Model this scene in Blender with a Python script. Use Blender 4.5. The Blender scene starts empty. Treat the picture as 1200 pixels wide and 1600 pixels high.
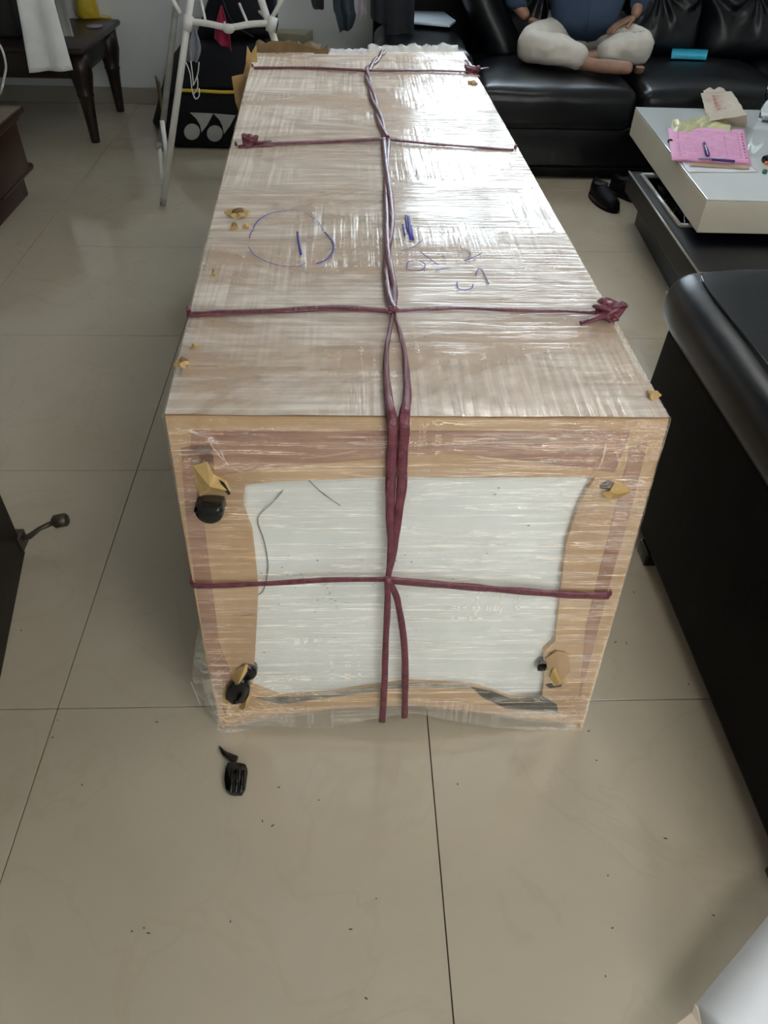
import bpy, bmesh, math, random
from mathutils import Vector, Matrix, noise
random.seed(7)
S = bpy.context.scene
COL = S.collection
V = Vector
# ---------------------------------------------------------------- camera
F, PIT, YAW, ROL, HC = 1162.6, 0.741745, 0.057073, 0.034481, 1.42
def cam_axes():
    f = V((math.sin(YAW)*math.cos(PIT), math.cos(YAW)*math.cos(PIT), -math.sin(PIT)))
    r = V((math.cos(YAW), -math.sin(YAW), 0)); u = r.cross(f)
    c, s = math.cos(ROL), math.sin(ROL)
    return c*r+s*u, -s*r+c*u, f
CR, CU, CF = cam_axes()
EYE = V((0, 0, HC))
cam = bpy.data.cameras.new('camera'); co = bpy.data.objects.new('camera', cam); COL.objects.link(co)
m = Matrix((CR, CU, -CF)).transposed().to_4x4(); m.translation = EYE; co.matrix_world = m
cam.sensor_fit = 'VERTICAL'; cam.sensor_height = 24; cam.lens = F/1600*24; cam.clip_start = .02; cam.clip_end = 100
S.camera = co
S.view_settings.view_transform = 'Standard'; S.view_settings.look = 'None'
S.view_settings.exposure = 0.42; S.view_settings.gamma = 1; S.view_settings.use_curve_mapping = False
# ---------------------------------------------------------------- sky
W = bpy.data.worlds.new('sky'); S.world = W; W.use_nodes = True
bg = W.node_tree.nodes['Background']; bg.inputs[0].default_value = (.80, .92, 1, 1); bg.inputs[1].default_value = 2.0
# ---------------------------------------------------------------- lights (daylight at the back window, added front fill; ceiling fill in its builder)
def area(name, loc, aim, sx, sy, power, col):
    l = bpy.data.lights.new(name, 'AREA'); l.shape = 'RECTANGLE'; l.size = sx; l.size_y = sy; l.energy = power; l.color = col
    o = bpy.data.objects.new(name, l); COL.objects.link(o); o.location = loc
    o.rotation_euler = (V(aim)-V(loc)).to_track_quat('-Z', 'Y').to_euler(); return o
area('daylight_back_window', (1.15, 5.80, 1.83), (1.15, 4.0, 1.1), 1.5, 1.1, 25, (.74, .88, 1))
area('added_front_fill', (1.2, -1.72, 1.65), (.3, 1.5, .5), 1.5, 1.2, 14, (1, .97, .91))  # added fill light from behind the camera, its source unseen

# ---------------------------------------------------------------- ray helpers: pixel of the photograph -> a point on a real plane
def ray(px, py):
    return CR*((px-600)/F) - CU*((py-800)/F) + CF
def U(px, py, z=0.):
    d = ray(px, py); return EYE + d*((z-HC)/d.z)
def Y(px, py, y):
    d = ray(px, py); return EYE + d*(y/d.y)
def onp(px, py, o, n):
    d = ray(px, py); return EYE + d*((V(o)-EYE).dot(n)/d.dot(n))

# ---------------------------------------------------------------- materials
def nd(t, k, **kw):
    n = t.nodes.new(k)
    for a, b in kw.items():
        if a in n.inputs: n.inputs[a].default_value = b
        else: setattr(n, a, b)
    return n
def ramp(t, src, stops):
    r = t.nodes.new('ShaderNodeValToRGB'); t.links.new(src, r.inputs[0])
    e = r.color_ramp.elements
    while len(e) < len(stops): e.new(.5)
    for k, (p, c) in enumerate(stops):
        e[k].position = p; e[k].color = tuple(c)+(1,) if len(c) == 3 else c
    return r
def coords(t, scale=(1, 1, 1), rot=(0, 0, 0)):
    c = t.nodes.new('ShaderNodeTexCoord'); mp = t.nodes.new('ShaderNodeMapping')
    mp.inputs['Scale'].default_value = scale; mp.inputs['Rotation'].default_value = rot
    t.links.new(c.outputs['Object'], mp.inputs[0]); return mp.outputs[0]
def MAT(name, col, rough=.5, col2=None, nscale=6, spec=.5, metal=0, bump=0, bscale=40, stretch=(1, 1, 1), coat=0, trans=0, sheen=0, lo=.35, hi=.65, ior=None, rrange=None):
    m = bpy.data.materials.new(name); m.use_nodes = True; t = m.node_tree; b = t.nodes['Principled BSDF']
    b.inputs['Base Color'].default_value = tuple(col)+(1,); b.inputs['Roughness'].default_value = rough
    b.inputs['Specular IOR Level'].default_value = spec; b.inputs['Metallic'].default_value = metal
    b.inputs['Coat Weight'].default_value = coat; b.inputs['Transmission Weight'].default_value = trans
    b.inputs['Sheen Weight'].default_value = sheen
    if ior: b.inputs['IOR'].default_value = ior
    if col2:
        n = nd(t, 'ShaderNodeTexNoise', Scale=nscale, Detail=5.0, Roughness=.6); t.links.new(coords(t, stretch), n.inputs['Vector'])
        r = ramp(t, n.outputs[0], [(lo, col), (hi, col2)]); t.links.new(r.outputs[0], b.inputs['Base Color'])
        if rrange:
            q = nd(t, 'ShaderNodeMapRange'); q.inputs[3].default_value, q.inputs[4].default_value = rrange
            t.links.new(n.outputs[0], q.inputs[0]); t.links.new(q.outputs[0], b.inputs['Roughness'])
    if bump:
        n = nd(t, 'ShaderNodeTexNoise', Scale=bscale, Detail=4.0); t.links.new(coords(t, stretch), n.inputs['Vector'])
        bp = nd(t, 'ShaderNodeBump', Strength=bump, Distance=.004); t.links.new(n.outputs[0], bp.inputs['Height']); t.links.new(bp.outputs[0], b.inputs['Normal'])
    return m
M = {}
def tilemat():
    m = bpy.data.materials.new('polished_tile'); m.use_nodes = True; t = m.node_tree; b = t.nodes['Principled BSDF']
    n = nd(t, 'ShaderNodeTexNoise', Scale=1.6, Detail=6.0, Roughness=.6, Distortion=.6)
    g = t.nodes.new('ShaderNodeNewGeometry'); t.links.new(g.outputs['Position'], n.inputs['Vector'])
    r = ramp(t, n.outputs[0], [(.3, (.47, .41, .31)), (.7, (.53, .47, .365))])
    v = nd(t, 'ShaderNodeTexNoise', Scale=2.6, Detail=4.0, Distortion=1.2); t.links.new(g.outputs['Position'], v.inputs['Vector'])
    vr = ramp(t, v.outputs[0], [(.48, (1, 1, 1)), (.498, (.93, .90, .85)), (.516, (1, 1, 1))])
    mx = nd(t, 'ShaderNodeMix', data_type='RGBA', blend_type='MULTIPLY'); mx.inputs[0].default_value = .5
    t.links.new(r.outputs[0], mx.inputs[6]); t.links.new(vr.outputs[0], mx.inputs[7]); t.links.new(mx.outputs[2], b.inputs['Base Color'])
    b.inputs['Roughness'].default_value = .10; b.inputs['Specular IOR Level'].default_value = .85
    w = nd(t, 'ShaderNodeTexNoise', Scale=3.0, Detail=2.0); t.links.new(g.outputs['Position'], w.inputs['Vector'])
    q = nd(t, 'ShaderNodeMapRange'); q.inputs[3].default_value = .05; q.inputs[4].default_value = .17
    t.links.new(w.outputs[0], q.inputs[0]); t.links.new(q.outputs[0], b.inputs['Roughness'])
    return m
M['tile'] = tilemat()
M['grout'] = MAT('dark_grout', (.05, .042, .03), .9)
M['wall'] = MAT('painted_wall', (.74, .77, .78), .75, (.69, .72, .73), 2, bump=.1, bscale=60)
M['ceil'] = MAT('ceiling_paint', (.75, .75, .73), .8, bump=.05)
M['skirt'] = MAT('skirting_tile', (.33, .31, .26), .25, (.38, .35, .29), 3)
M['frame_w'] = MAT('window_frame', (.55, .55, .54), .4, bump=.05)
M['foam'] = MAT('white_foam', (.78, .80, .77), .7, (.68, .70, .67), 7, bump=.35, bscale=18, lo=.3, hi=.6)
M['foam_dirt'] = MAT('foam_scuff', (.10, .095, .08), .9, (.3, .29, .26), 30)
M['card'] = MAT('brown_cardboard', (.38, .235, .12), .6, (.53, .36, .205), 4, bump=.25, bscale=30, stretch=(1, 3, 1))
M['card_lt'] = MAT('torn_cardboard', (.50, .32, .11), .75, (.60, .42, .19), 25, bump=.5, bscale=60)
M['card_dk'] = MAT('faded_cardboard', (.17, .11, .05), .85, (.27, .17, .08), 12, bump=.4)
M['tape'] = MAT('reddish_brown_tape', (.25, .12, .085), .22, (.42, .25, .16), 7, lo=.3, hi=.7, bump=.3, bscale=20, stretch=(1, 1, 6), coat=.3)
M['black_pl'] = MAT('black_plastic', (.003, .003, .004), .12, (.006, .006, .007), 20, spec=.5)
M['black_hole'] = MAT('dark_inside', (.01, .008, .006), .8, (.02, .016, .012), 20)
M['twine'] = MAT('maroon_twine', (.11, .022, .036), .40, (.20, .05, .075), 60, bump=.7, bscale=160, stretch=(1, .15, 1), coat=.25)
M['ink'] = MAT('blue_ink', (.045, .05, .35), .5, (.08, .08, .42), 60)
M['ink_lt'] = MAT('pale_blue_ink', (.18, .19, .42), .5, (.28, .28, .45), 60)
M['leather'] = MAT('black_leather', (.0025, .0035, .005), .30, (.006, .007, .009), 5, bump=.07, bscale=60, spec=.34, rrange=(.22, .42))
M['leather_m'] = MAT('matte_black_leather', (.0015, .0015, .0015), .6, (.012, .012, .012), 3, bump=.2, bscale=60, spec=.10, stretch=(1, 1, .35), lo=.48, hi=.8)
M['wood_dk'] = MAT('dark_varnished_wood', (.010, .006, .005), .35, (.022, .011, .008), 3, stretch=(1, 1, 12), spec=.4)
M['wood_red'] = MAT('reddish_dark_wood', (.022, .008, .005), .35, (.045, .016, .008), 3, stretch=(1, 9, 1), spec=.35)
M['wood_top'] = MAT('worn_brown_top', (.16, .12, .08), .45, (.24, .19, .14), 14, coat=.2)
M['door'] = MAT('dark_door_wood', (.006, .0035, .002), .5, (.012, .007, .004), 2, stretch=(1, 1, .1), spec=.2)
M['brass'] = MAT('dark_bronze', (.06, .052, .035), .42, (.09, .08, .06), 30, metal=.6)
M['chrome'] = MAT('chrome', (.6, .6, .6), .18, (.5, .5, .5), 20, metal=1)
M['white_mt'] = MAT('white_enamel', (.78, .78, .75), .35, (.70, .70, .67), 14, coat=.2)
M['grey_mt'] = MAT('worn_grey_metal', (.32, .32, .29), .45, (.24, .235, .21), 25)
M['bag'] = MAT('black_nylon', (.003, .004, .007), .6, (.006, .007, .011), 8, bump=.3, bscale=30, spec=.2)
M['yellow'] = MAT('yellow_piping', (.62, .46, .03), .5, (.55, .40, .03), 30)
M['logo'] = MAT('grey_print', (.42, .44, .43), .5, (.38, .40, .40), 30)
M['olive'] = MAT('olive_strip', (.20, .17, .09), .6, (.16, .13, .07), 20)
M['glass_top'] = MAT('white_glass', (.88, .93, .93), .06, (.85, .90, .90), 3, coat=1)
M['cream'] = MAT('cream_lacquer', (.78, .73, .60), .35, (.74, .69, .57), 4, coat=.15)
M['black_lq'] = MAT('black_lacquer', (.0015, .003, .007), .3, (.003, .004, .009), 4, spec=.25)
M['char_lq'] = MAT('charcoal_lacquer', (.012, .012, .011), .4, (.016, .016, .015), 4, spec=.2)
M['rail'] = MAT('brushed_rail', (.42, .41, .38), .35, (.34, .33, .30), 30, metal=.5)
M['pink'] = MAT('pink_paper', (.86, .42, .66), .6, (.82, .38, .62), 9, bump=.15, bscale=9)
M['print'] = MAT('faint_print', (.25, .07, .22), .7, (.33, .12, .28), 40)
M['paper'] = MAT('white_paper', (.80, .80, .84), .6, (.75, .75, .80), 8, bump=.15, bscale=12)
M['tan_paper'] = MAT('tan_paper', (.55, .42, .26), .6, (.48, .36, .22), 8)
M['kraft'] = MAT('kraft_paper', (.58, .50, .40), .7, (.50, .42, .32), 6, bump=.6, bscale=16)
M['redink'] = MAT('red_print', (.66, .13, .12), .6, (.7, .22, .18), 40)
M['wrapper'] = MAT('pale_yellow_wrapper', (.66, .62, .34), .35, (.52, .50, .28), 20, bump=.6, bscale=30, coat=.2)
M['pen'] = MAT('navy_pen', (.03, .03, .18), .2, (.04, .035, .22), 20, coat=.5)
M['pen_lt'] = MAT('lilac_pen_sleeve', (.30, .27, .45), .3, (.26, .23, .40), 20)
M['glass'] = MAT('clear_glass', (1, 1, 1), .02, trans=1, ior=1.45)
M['pane'] = MAT('window_glass', (1, 1, 1), .0, trans=1, ior=1.02)
M['orange'] = MAT('orange_plastic', (.8, .2, .03), .4, (.7, .17, .03), 20)
M['green'] = MAT('dark_green_plastic', (.02, .13, .10), .4, (.03, .16, .12), 20)
M['cyan'] = MAT('turquoise_card', (.05, .46, .66), .4, (.04, .42, .60), 12)
M['towel'] = MAT('white_towel', (.84, .86, .85), .9, (.76, .78, .77), 10, bump=.5, bscale=50, sheen=.3)
M['greycloth'] = MAT('grey_cloth', (.33, .33, .31), .85, (.29, .29, .27), 10, bump=.3)
M['yelplastic'] = MAT('yellow_plastic_film', (.52, .36, .01), .3, (.66, .50, .05), 22, bump=1, bscale=30, coat=.4)
M['dark'] = MAT('dark_clutter', (.010, .009, .009), .6, (.018, .016, .015), 10)
M['bluegrey'] = MAT('blue_grey_fabric', (.19, .21, .25), .85, (.27, .29, .33), 14, bump=.4)
M['crimson'] = MAT('crimson_fabric', (.28, .012, .05), .7, (.36, .02, .08), 14, bump=.4)
M['jeans'] = MAT('dark_blue_denim', (.010, .022, .036), .7, (.035, .06, .08), 18, bump=.5, stretch=(1, 1, .3))
M['slate'] = MAT('slate_cloth', (.05, .055, .06), .8, (.065, .07, .075), 9, bump=.3)
M['blackcloth'] = MAT('black_cloth', (.008, .011, .018), .8, (.014, .017, .024), 9, bump=.3)
M['lilac'] = MAT('pale_lilac_cloth', (.36, .33, .36), .8, (.48, .46, .50), 18, bump=.4)
M['crate'] = MAT('beige_carton', (.38, .36, .25), .6, (.34, .32, .22), 5)
M['crate_s'] = MAT('beige_carton_side', (.30, .29, .23), .6, (.27, .26, .20), 5)
M['paleblue'] = MAT('pale_blue_grey', (.62, .72, .80), .2, (.56, .66, .74), 4, coat=.3)
M['skin'] = MAT('skin', (.27, .145, .095), .5, (.33, .185, .125), 20, bump=.1)
M['shirt'] = MAT('navy_shirt', (.022, .042, .085), .8, (.030, .054, .105), 9, bump=.5, bscale=14)
M['trous'] = MAT('cream_trousers', (.66, .63, .57), .85, (.54, .51, .45), 7, bump=.4, bscale=10)
M['hair'] = MAT('black_hair', (.01, .009, .008), .5, (.03, .028, .027), 80, bump=.5)
M['eye'] = MAT('eye_white', (.8, .8, .78), .2, (.75, .75, .73), 20)
M['shoe'] = MAT('black_shoe', (.002, .002, .004), .6, (.005, .005, .008), 20, bump=.3, spec=.15)
M['whitep'] = MAT('white_padded_sheet', (.74, .77, .80), .6, (.68, .71, .75), 3, bump=.1)
M['maroon'] = MAT('dark_maroon', (.035, .010, .012), .5, (.05, .014, .016), 10)
M['speck'] = MAT('brown_specks', (.06, .04, .02), .8, (.1, .07, .04), 50)

def filmmat(name, haze0, haze1, bmp, white=(.80, .76, .70), gain=1.1, rough=.16, cw=.2, lo=.25, dist=.004, mk0=.42):
    m = bpy.data.materials.new(name); m.use_nodes = True; t = m.node_tree
    t.nodes.remove(t.nodes['Principled BSDF']); out = t.nodes['Material Output']
    A = nd(t, 'ShaderNodeTexNoise', Scale=1.0, Detail=3.0); t.links.new(coords(t, (95, 2.6, 2.6)), A.inputs['Vector'])
    B = nd(t, 'ShaderNodeTexNoise', Scale=1.0, Detail=3.0, Distortion=.3); t.links.new(coords(t, (3.2, 85, 85)), B.inputs['Vector'])
    mk = nd(t, 'ShaderNodeTexNoise', Scale=3.3, Detail=2.0); t.links.new(coords(t), mk.inputs['Vector'])
    mr = ramp(t, mk.outputs[0], [(mk0, (0, 0, 0)), (mk0+.14, (1, 1, 1))])
    mix = nd(t, 'ShaderNodeMix'); t.links.new(mr.outputs[0], mix.inputs[0]); t.links.new(A.outputs[0], mix.inputs[2]); t.links.new(B.outputs[0], mix.inputs[3])
    C = nd(t, 'ShaderNodeTexNoise', Scale=26.0, Detail=4.0, Distortion=1.5); t.links.new(coords(t), C.inputs['Vector'])
    rg = ramp(t, mix.outputs[0], [(.44, (0, 0, 0)), (.55, (.25,)*3), (.585, (1,)*3), (.62, (.25,)*3), (.70, (.5,)*3)])
    ad = nd(t, 'ShaderNodeMath', operation='MULTIPLY_ADD'); ad.inputs[1].default_value = cw
    t.links.new(C.outputs[0], ad.inputs[0]); t.links.new(rg.outputs[0], ad.inputs[2])
    bp = nd(t, 'ShaderNodeBump', Strength=bmp, Distance=dist); t.links.new(ad.outputs[0], bp.inputs['Height'])
    # milky haze of overlapping film layers: bands and streaks
    hz = ramp(t, mix.outputs[0], [(.42, (haze0,)*3), (.66, (haze1,)*3)])
    L = nd(t, 'ShaderNodeTexNoise', Scale=1.0, Detail=6.0, Roughness=.65, Distortion=.5); t.links.new(coords(t, (2.2, 5.0, 5.0)), L.inputs['Vector'])
    lr = ramp(t, L.outputs[0], [(.38, (lo,)*3), (.60, (1,)*3)])
    mu = nd(t, 'ShaderNodeMath', operation='MULTIPLY'); t.links.new(hz.outputs[0], mu.inputs[0]); t.links.new(lr.outputs[0], mu.inputs[1])
    tr = nd(t, 'ShaderNodeBsdfTransparent'); df = nd(t, 'ShaderNodeBsdfDiffuse'); df.inputs[0].default_value = white+(1,)
    m1 = nd(t, 'ShaderNodeMixShader'); t.links.new(mu.outputs[0], m1.inputs[0]); t.links.new(tr.outputs[0], m1.inputs[1]); t.links.new(df.outputs[0], m1.inputs[2])
    gl = nd(t, 'ShaderNodeBsdfGlossy'); gl.inputs['Roughness'].default_value = rough; t.links.new(bp.outputs[0], gl.inputs['Normal'])
    ge = nd(t, 'ShaderNodeNewGeometry'); io = nd(t, 'ShaderNodeMapRange'); io.inputs[3].default_value = 1.55; io.inputs[4].default_value = 1/1.55; t.links.new(ge.outputs['Backfacing'], io.inputs[0])
    fr = nd(t, 'ShaderNodeFresnel', IOR=1.55); t.links.new(io.outputs[0], fr.inputs['IOR']); t.links.new(bp.outputs[0], fr.inputs['Normal'])
    f2 = nd(t, 'ShaderNodeMath', operation='MULTIPLY', use_clamp=True); f2.inputs[1].default_value = gain; t.links.new(fr.outputs[0], f2.inputs[0])
    t.links.new(f2.outputs[0], gl.inputs['Color'])
    m2 = nd(t, 'ShaderNodeAddShader'); t.links.new(m1.outputs[0], m2.inputs[0]); t.links.new(gl.outputs[0], m2.inputs[1])
    t.links.new(m2.outputs[0], out.inputs[0]); return m
M['film_top'] = filmmat('stretch_film_top', .60, .95, .30, (.95, .87, .78), lo=.26, gain=.95, rough=.13, dist=.0035)
M['film_front'] = filmmat('stretch_film_front', .03, .20, 1.0, cw=.5, gain=1.8, rough=.10, dist=.0048, mk0=.30)
M['film_loose'] = filmmat('stretch_film_loose', .06, .40, .8, cw=.6)

# ---------------------------------------------------------------- object helpers
def obj(name, bm, mat, parent=None, smooth=True):
    if isinstance(bm, bpy.types.Mesh): me = bm
    else:
        bmesh.ops.recalc_face_normals(bm, faces=bm.faces)
        me = bpy.data.meshes.new(name); bm.to_mesh(me); bm.free()
    for p in me.polygons: p.use_smooth = smooth
    if mat is not None: me.materials.clear(); me.materials.append(M[mat] if isinstance(mat, str) else mat)
    o = bpy.data.objects.new(name, me); COL.objects.link(o)
    if parent: o.parent = parent; o.matrix_parent_inverse = parent.matrix_basis.inverted()
    return o
def thing(name, label, cat, loc=(0, 0, 0), group=None):
    o = bpy.data.objects.new(name, None); o.empty_display_size = .1; COL.objects.link(o); o.location = loc
    o['label'] = label; o['category'] = cat
    if group: o['group'] = group
    return o
def tag(o, label, cat, group=None):
    o['label'] = label; o['category'] = cat
    if group: o['group'] = group
    return o
def struct(o, label=None, cat='structure'):
    o['kind'] = 'structure'
    if label: o['label'] = label; o['category'] = cat
    return o
def box(x0, x1, y0, y1, z0, z1, bev=0, seg=2, bm=None):
    bm = bm or bmesh.new()
    r = bmesh.ops.create_cube(bm, size=1)
    for v in r['verts']:
        v.co = V((x0+(v.co.x+.5)*(x1-x0), y0+(v.co.y+.5)*(y1-y0), z0+(v.co.z+.5)*(z1-z0)))
    if bev:
        vs = set(r['verts'])
        bmesh.ops.bevel(bm, geom=[e for e in bm.edges if e.verts[0] in vs and e.verts[1] in vs], offset=bev, segments=seg, profile=.5, affect='EDGES')
    return bm
def hexa(c, bev=0, seg=2):     # 8 corners: bottom ring 4, top ring 4
    bm = bmesh.new(); v = [bm.verts.new(p) for p in c]
    for f in ((0, 1, 2, 3), (4, 5, 6, 7), (0, 1, 5, 4), (1, 2, 6, 5), (2, 3, 7, 6), (3, 0, 4, 7)): bm.faces.new([v[i] for i in f])
    if bev: bmesh.ops.bevel(bm, geom=bm.edges[:], offset=bev, segments=seg, profile=.5, affect='EDGES')
    return bm
def prism(pts, off, bm=None, bev=0):       # polygon of 3D points extruded by the vector off
    bm = bm or bmesh.new(); off = V(off)
    a = [bm.verts.new(p) for p in pts]; b = [bm.verts.new(V(p)+off) for p in pts]
    bm.faces.new(a); bm.faces.new(b[::-1]); n = len(a)
    for i in range(n): bm.faces.new((a[i], a[(i+1) % n], b[(i+1) % n], b[i]))
    if bev: bmesh.ops.bevel(bm, geom=bm.edges[:], offset=bev, segments=2, profile=.5, affect='EDGES')
    return bm
def spline(pts, n=6):
    pts = [V(p) for p in pts]; out = []
    for i in range(len(pts)-1):
        p0 = pts[max(i-1, 0)]; p1 = pts[i]; p2 = pts[i+1]; p3 = pts[min(i+2, len(pts)-1)]
        for k in range(n):
            t = k/n; out.append(.5*((2*p1)+(p2-p0)*t+(2*p0-5*p1+4*p2-p3)*t*t+(3*p1-p0-3*p2+p3)*t**3))
    out.append(pts[-1]); return out
def tube(pts, r, sides=10, bm=None, flat=1., up=None, twist=0., ridges=0):
    bm = bm or bmesh.new(); pts = [V(p) for p in pts]; n = len(pts); rs = r if hasattr(r, '__len__') else [r]*n
    T = [(pts[min(i+1, n-1)]-pts[max(i-1, 0)]).normalized() for i in range(n)]
    a = up and V(up) or (V((0, 0, 1)) if abs(T[0].z) < .9 else V((1, 0, 0)))
    rings = []; ref = None
    for i in range(n):
        ref = (a - T[i]*a.dot(T[i])) if (up or ref is None) else (ref - T[i]*ref.dot(T[i]))
        ref.normalize(); s = T[i].cross(ref); rg = []
        for k in range(sides):
            th = 2*math.pi*k/sides; c, d = math.cos(th)*flat, math.sin(th)
            if ridges: q = 1+.16*math.sin(ridges*th+i*.5); c *= q; d *= q
            w = twist*i; c, d = c*math.cos(w)-d*math.sin(w), c*math.sin(w)+d*math.cos(w)
            rg.append(bm.verts.new(pts[i]+(ref*c+s*d)*rs[i]))
        rings.append(rg)
    for i in range(n-1):
        for k in range(sides): bm.faces.new((rings[i][k], rings[i][(k+1) % sides], rings[i+1][(k+1) % sides], rings[i+1][k]))
    bm.faces.new(rings[0]); bm.faces.new(rings[-1][::-1]); return bm
def grid(nu, nv, fn, bm=None):
    bm = bm or bmesh.new(); g = [[bm.verts.new(fn(i/nu, j/nv)) for j in range(nv+1)] for i in range(nu+1)]
    for i in range(nu):
        for j in range(nv): bm.faces.new((g[i][j], g[i+1][j], g[i+1][j+1], g[i][j+1]))
    return bm
def solid(bm, off):           # give an open sheet thickness along off
    off = V(off); fs = bm.faces[:]; vs = bm.verts[:]; mp = {v: bm.verts.new(v.co+off) for v in vs}
    be = [e for e in bm.edges if len(e.link_faces) == 1]
    for f in fs: bm.faces.new([mp[v] for v in reversed(f.verts)])
    for e in be:
        a, b = e.verts; bm.faces.new((a, b, mp[b], mp[a]))
    return bm
def ball(c, r, bm=None, sub=3):
    bm = bm or bmesh.new(); q = bmesh.ops.create_icosphere(bm, subdivisions=sub, radius=1)
    r = r if hasattr(r, '__len__') else (r, r, r)
    for v in q['verts']: v.co = V((c[0]+v.co.x*r[0], c[1]+v.co.y*r[1], c[2]+v.co.z*r[2]))
    return bm
def lathe(prof, c, seg=20, bm=None):
    bm = bm or bmesh.new(); rings = []
    for r, z in prof: rings.append([bm.verts.new((c[0]+r*math.cos(2*math.pi*k/seg), c[1]+r*math.sin(2*math.pi*k/seg), c[2]+z)) for k in range(seg)])
    for i in range(len(rings)-1):
        for k in range(seg): bm.faces.new((rings[i][k], rings[i][(k+1) % seg], rings[i+1][(k+1) % seg], rings[i+1][k]))
    bm.faces.new(rings[0][::-1]); bm.faces.new(rings[-1]); return bm
def fbm(p, s): return noise.fractal(V(p)*s, 1., 2., 3)
def bake(o):
    dg = bpy.context.evaluated_depsgraph_get(); dg.update()
    me = bpy.data.meshes.new_from_object(o.evaluated_get(dg)); o.modifiers.clear(); o.data = me
    for p in me.polygons: p.use_smooth = True
    return o
def skin(name, mat, joints, edges, parent=None, sub=2, root=0, post=None):
    me = bpy.data.meshes.new(name); me.from_pydata([j[0] for j in joints], edges, [])
    o = bpy.data.objects.new(name, me); COL.objects.link(o)
    md = o.modifiers.new('s', 'SKIN'); md.use_smooth_shade = True
    for i, j in enumerate(joints):
        sv = me.skin_vertices[0].data[i]; r = j[1]; sv.radius = r if hasattr(r, '__len__') else (r, r); sv.use_root = (i == root)
    ms = o.modifiers.new('b', 'SUBSURF'); ms.levels = sub; ms.render_levels = sub
    bake(o); o.data.materials.clear(); o.data.materials.append(M[mat])
    if post: post(o.data)
    if parent: o.parent = parent; o.matrix_parent_inverse = parent.matrix_basis.inverted()
    return o

# ================================================================ ROOM
X0, X1, Y0, Y1, ZC = -2.7, 3.3, -1.8, 5.68, 2.75
fl = obj('floor', box(X0-.1, X1+.1, Y0-.1, Y1+.1, -.08, -.004), 'grout', smooth=False)
struct(fl, 'polished beige marble-look floor tiles with thin dark joints', 'floor')
xs = [-.64+.8*k for k in range(-3, 6)]; ys = [.922-.8*k for k in (4, 3, 2, 1)] + [.922, 1.735, 2.53, 3.33, 4.13, 4.93, 5.73]
xs = [max(X0, min(X1, x)) for x in xs]; xs[0] = X0; xs[-1] = X1; ys = [max(Y0, min(Y1, y)) for y in ys]
for i in range(len(xs)-1):
    for j in range(len(ys)-1):
        a, b, c, d = xs[i], xs[i+1], ys[j], ys[j+1]
        if b-a < .02 or d-c < .02: continue
        g = .0011
        obj('tile', box(a+g, b-g, c+g, d-g, -.01, 0, .0006, 1), 'tile', fl, False)
def wall_with_window(name, x0, x1, ya, yb, wx0, wx1, wz0, wz1):
    bm = bmesh.new()
    box(x0, wx0, ya, yb, 0, ZC, bm=bm); box(wx1, x1, ya, yb, 0, ZC, bm=bm)
    box(wx0, wx1, ya, yb, 0, wz0, bm=bm); box(wx0, wx1, ya, yb, wz1, ZC, bm=bm)
    return struct(obj(name, bm, 'wall', smooth=False))
WB = (.42, 1.90, 1.27, 2.40); WF = (.4, 2.0, 1.0, 2.3)
wall_with_window('wall_back', X0, X1, Y1, Y1+.15, *WB)
wall_with_window('wall_front', X0, X1, Y0-.15, Y0, *WF)
struct(obj('wall_left', box(X0-.15, X0, Y0-.15, Y1+.15, 0, ZC), 'wall', smooth=False))
struct(obj('wall_right', box(X1, X1+.15, Y0-.15, Y1+.15, 0, ZC), 'wall', smooth=False))
struct(obj('ceiling', box(X0-.15, X1+.15, Y0-.15, Y1+.15, ZC, ZC+.1), 'ceil', smooth=False))
def window(name, w, y, mull):
    x0, x1, z0, z1 = w; t = .045
    o = bpy.data.objects.new(name, None); COL.objects.link(o); struct(o); o.location = (x0, y, z0)
    for a in ((x0, x1, z0, z0+t), (x0, x1, z1-t, z1), (x0, x0+t, z0, z1), (x1-t, x1, z0, z1)):
        obj('window_frame', box(a[0], a[1], y-.03, y+.03, a[2], a[3], .004, 1), 'frame_w', o, False)
    e = [x0]+mull+[x1]
    for x in mull: obj('mullion', box(x-.035, x+.035, y-.025, y+.025, z0, z1, .004, 1), 'frame_w', o, False)
    for a, b in zip(e[:-1], e[1:]): obj('pane', box(a+.03, b-.03, y-.003, y+.003, z0+.03, z1-.03), 'pane', o, False)
window('window_1', WB, Y1+.06, [1.0]); window('added_window', WF, Y0-.06, [1.2])  # the front wall's window is added to go with the fill light
struct(obj('baseboard_back', box(X0, X1, Y1-.012, Y1, 0, .10, .003, 1), 'skirt', smooth=False))
struct(obj('baseboard_left', box(X0, X0+.012, Y0, Y1-.012, 0, .10, .003, 1), 'skirt', smooth=False))
struct(obj('baseboard_right', box(X1-.012, X1, Y0, Y1-.012, 0, .10, .003, 1), 'skirt', smooth=False))

# added ceiling tubes, unseen: sparkles on the film, brighter near floor
lm = bpy.data.materials.new('fill_tube'); lm.use_nodes = True; lb = lm.node_tree.nodes['Principled BSDF']
lb.inputs['Emission Color'].default_value = (1, .97, .92, 1); lb.inputs['Emission Strength'].default_value = 45
def fill_lamp(x, y, power, label):
    t = thing('added_ceiling_fill', label, 'fill lamp', (x, y, ZC)); m2 = lm.copy(); m2.node_tree.nodes['Principled BSDF'].inputs['Emission Strength'].default_value = power
    obj('fill_housing', box(x-.62, x+.62, y-.05, y+.05, ZC-.05, ZC, .01), 'white_mt', t)
    obj('tube', tube([(x-.55, y, ZC-.085), (x+.55, y, ZC-.085)], .028), m2, t)
fill_lamp(.75, 3.4, 26, 'added unseen tube lamp on the ceiling over the far half of the carton')
fill_lamp(1.25, -.55, 62, 'added unseen tube lamp on the ceiling behind the camera')

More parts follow.
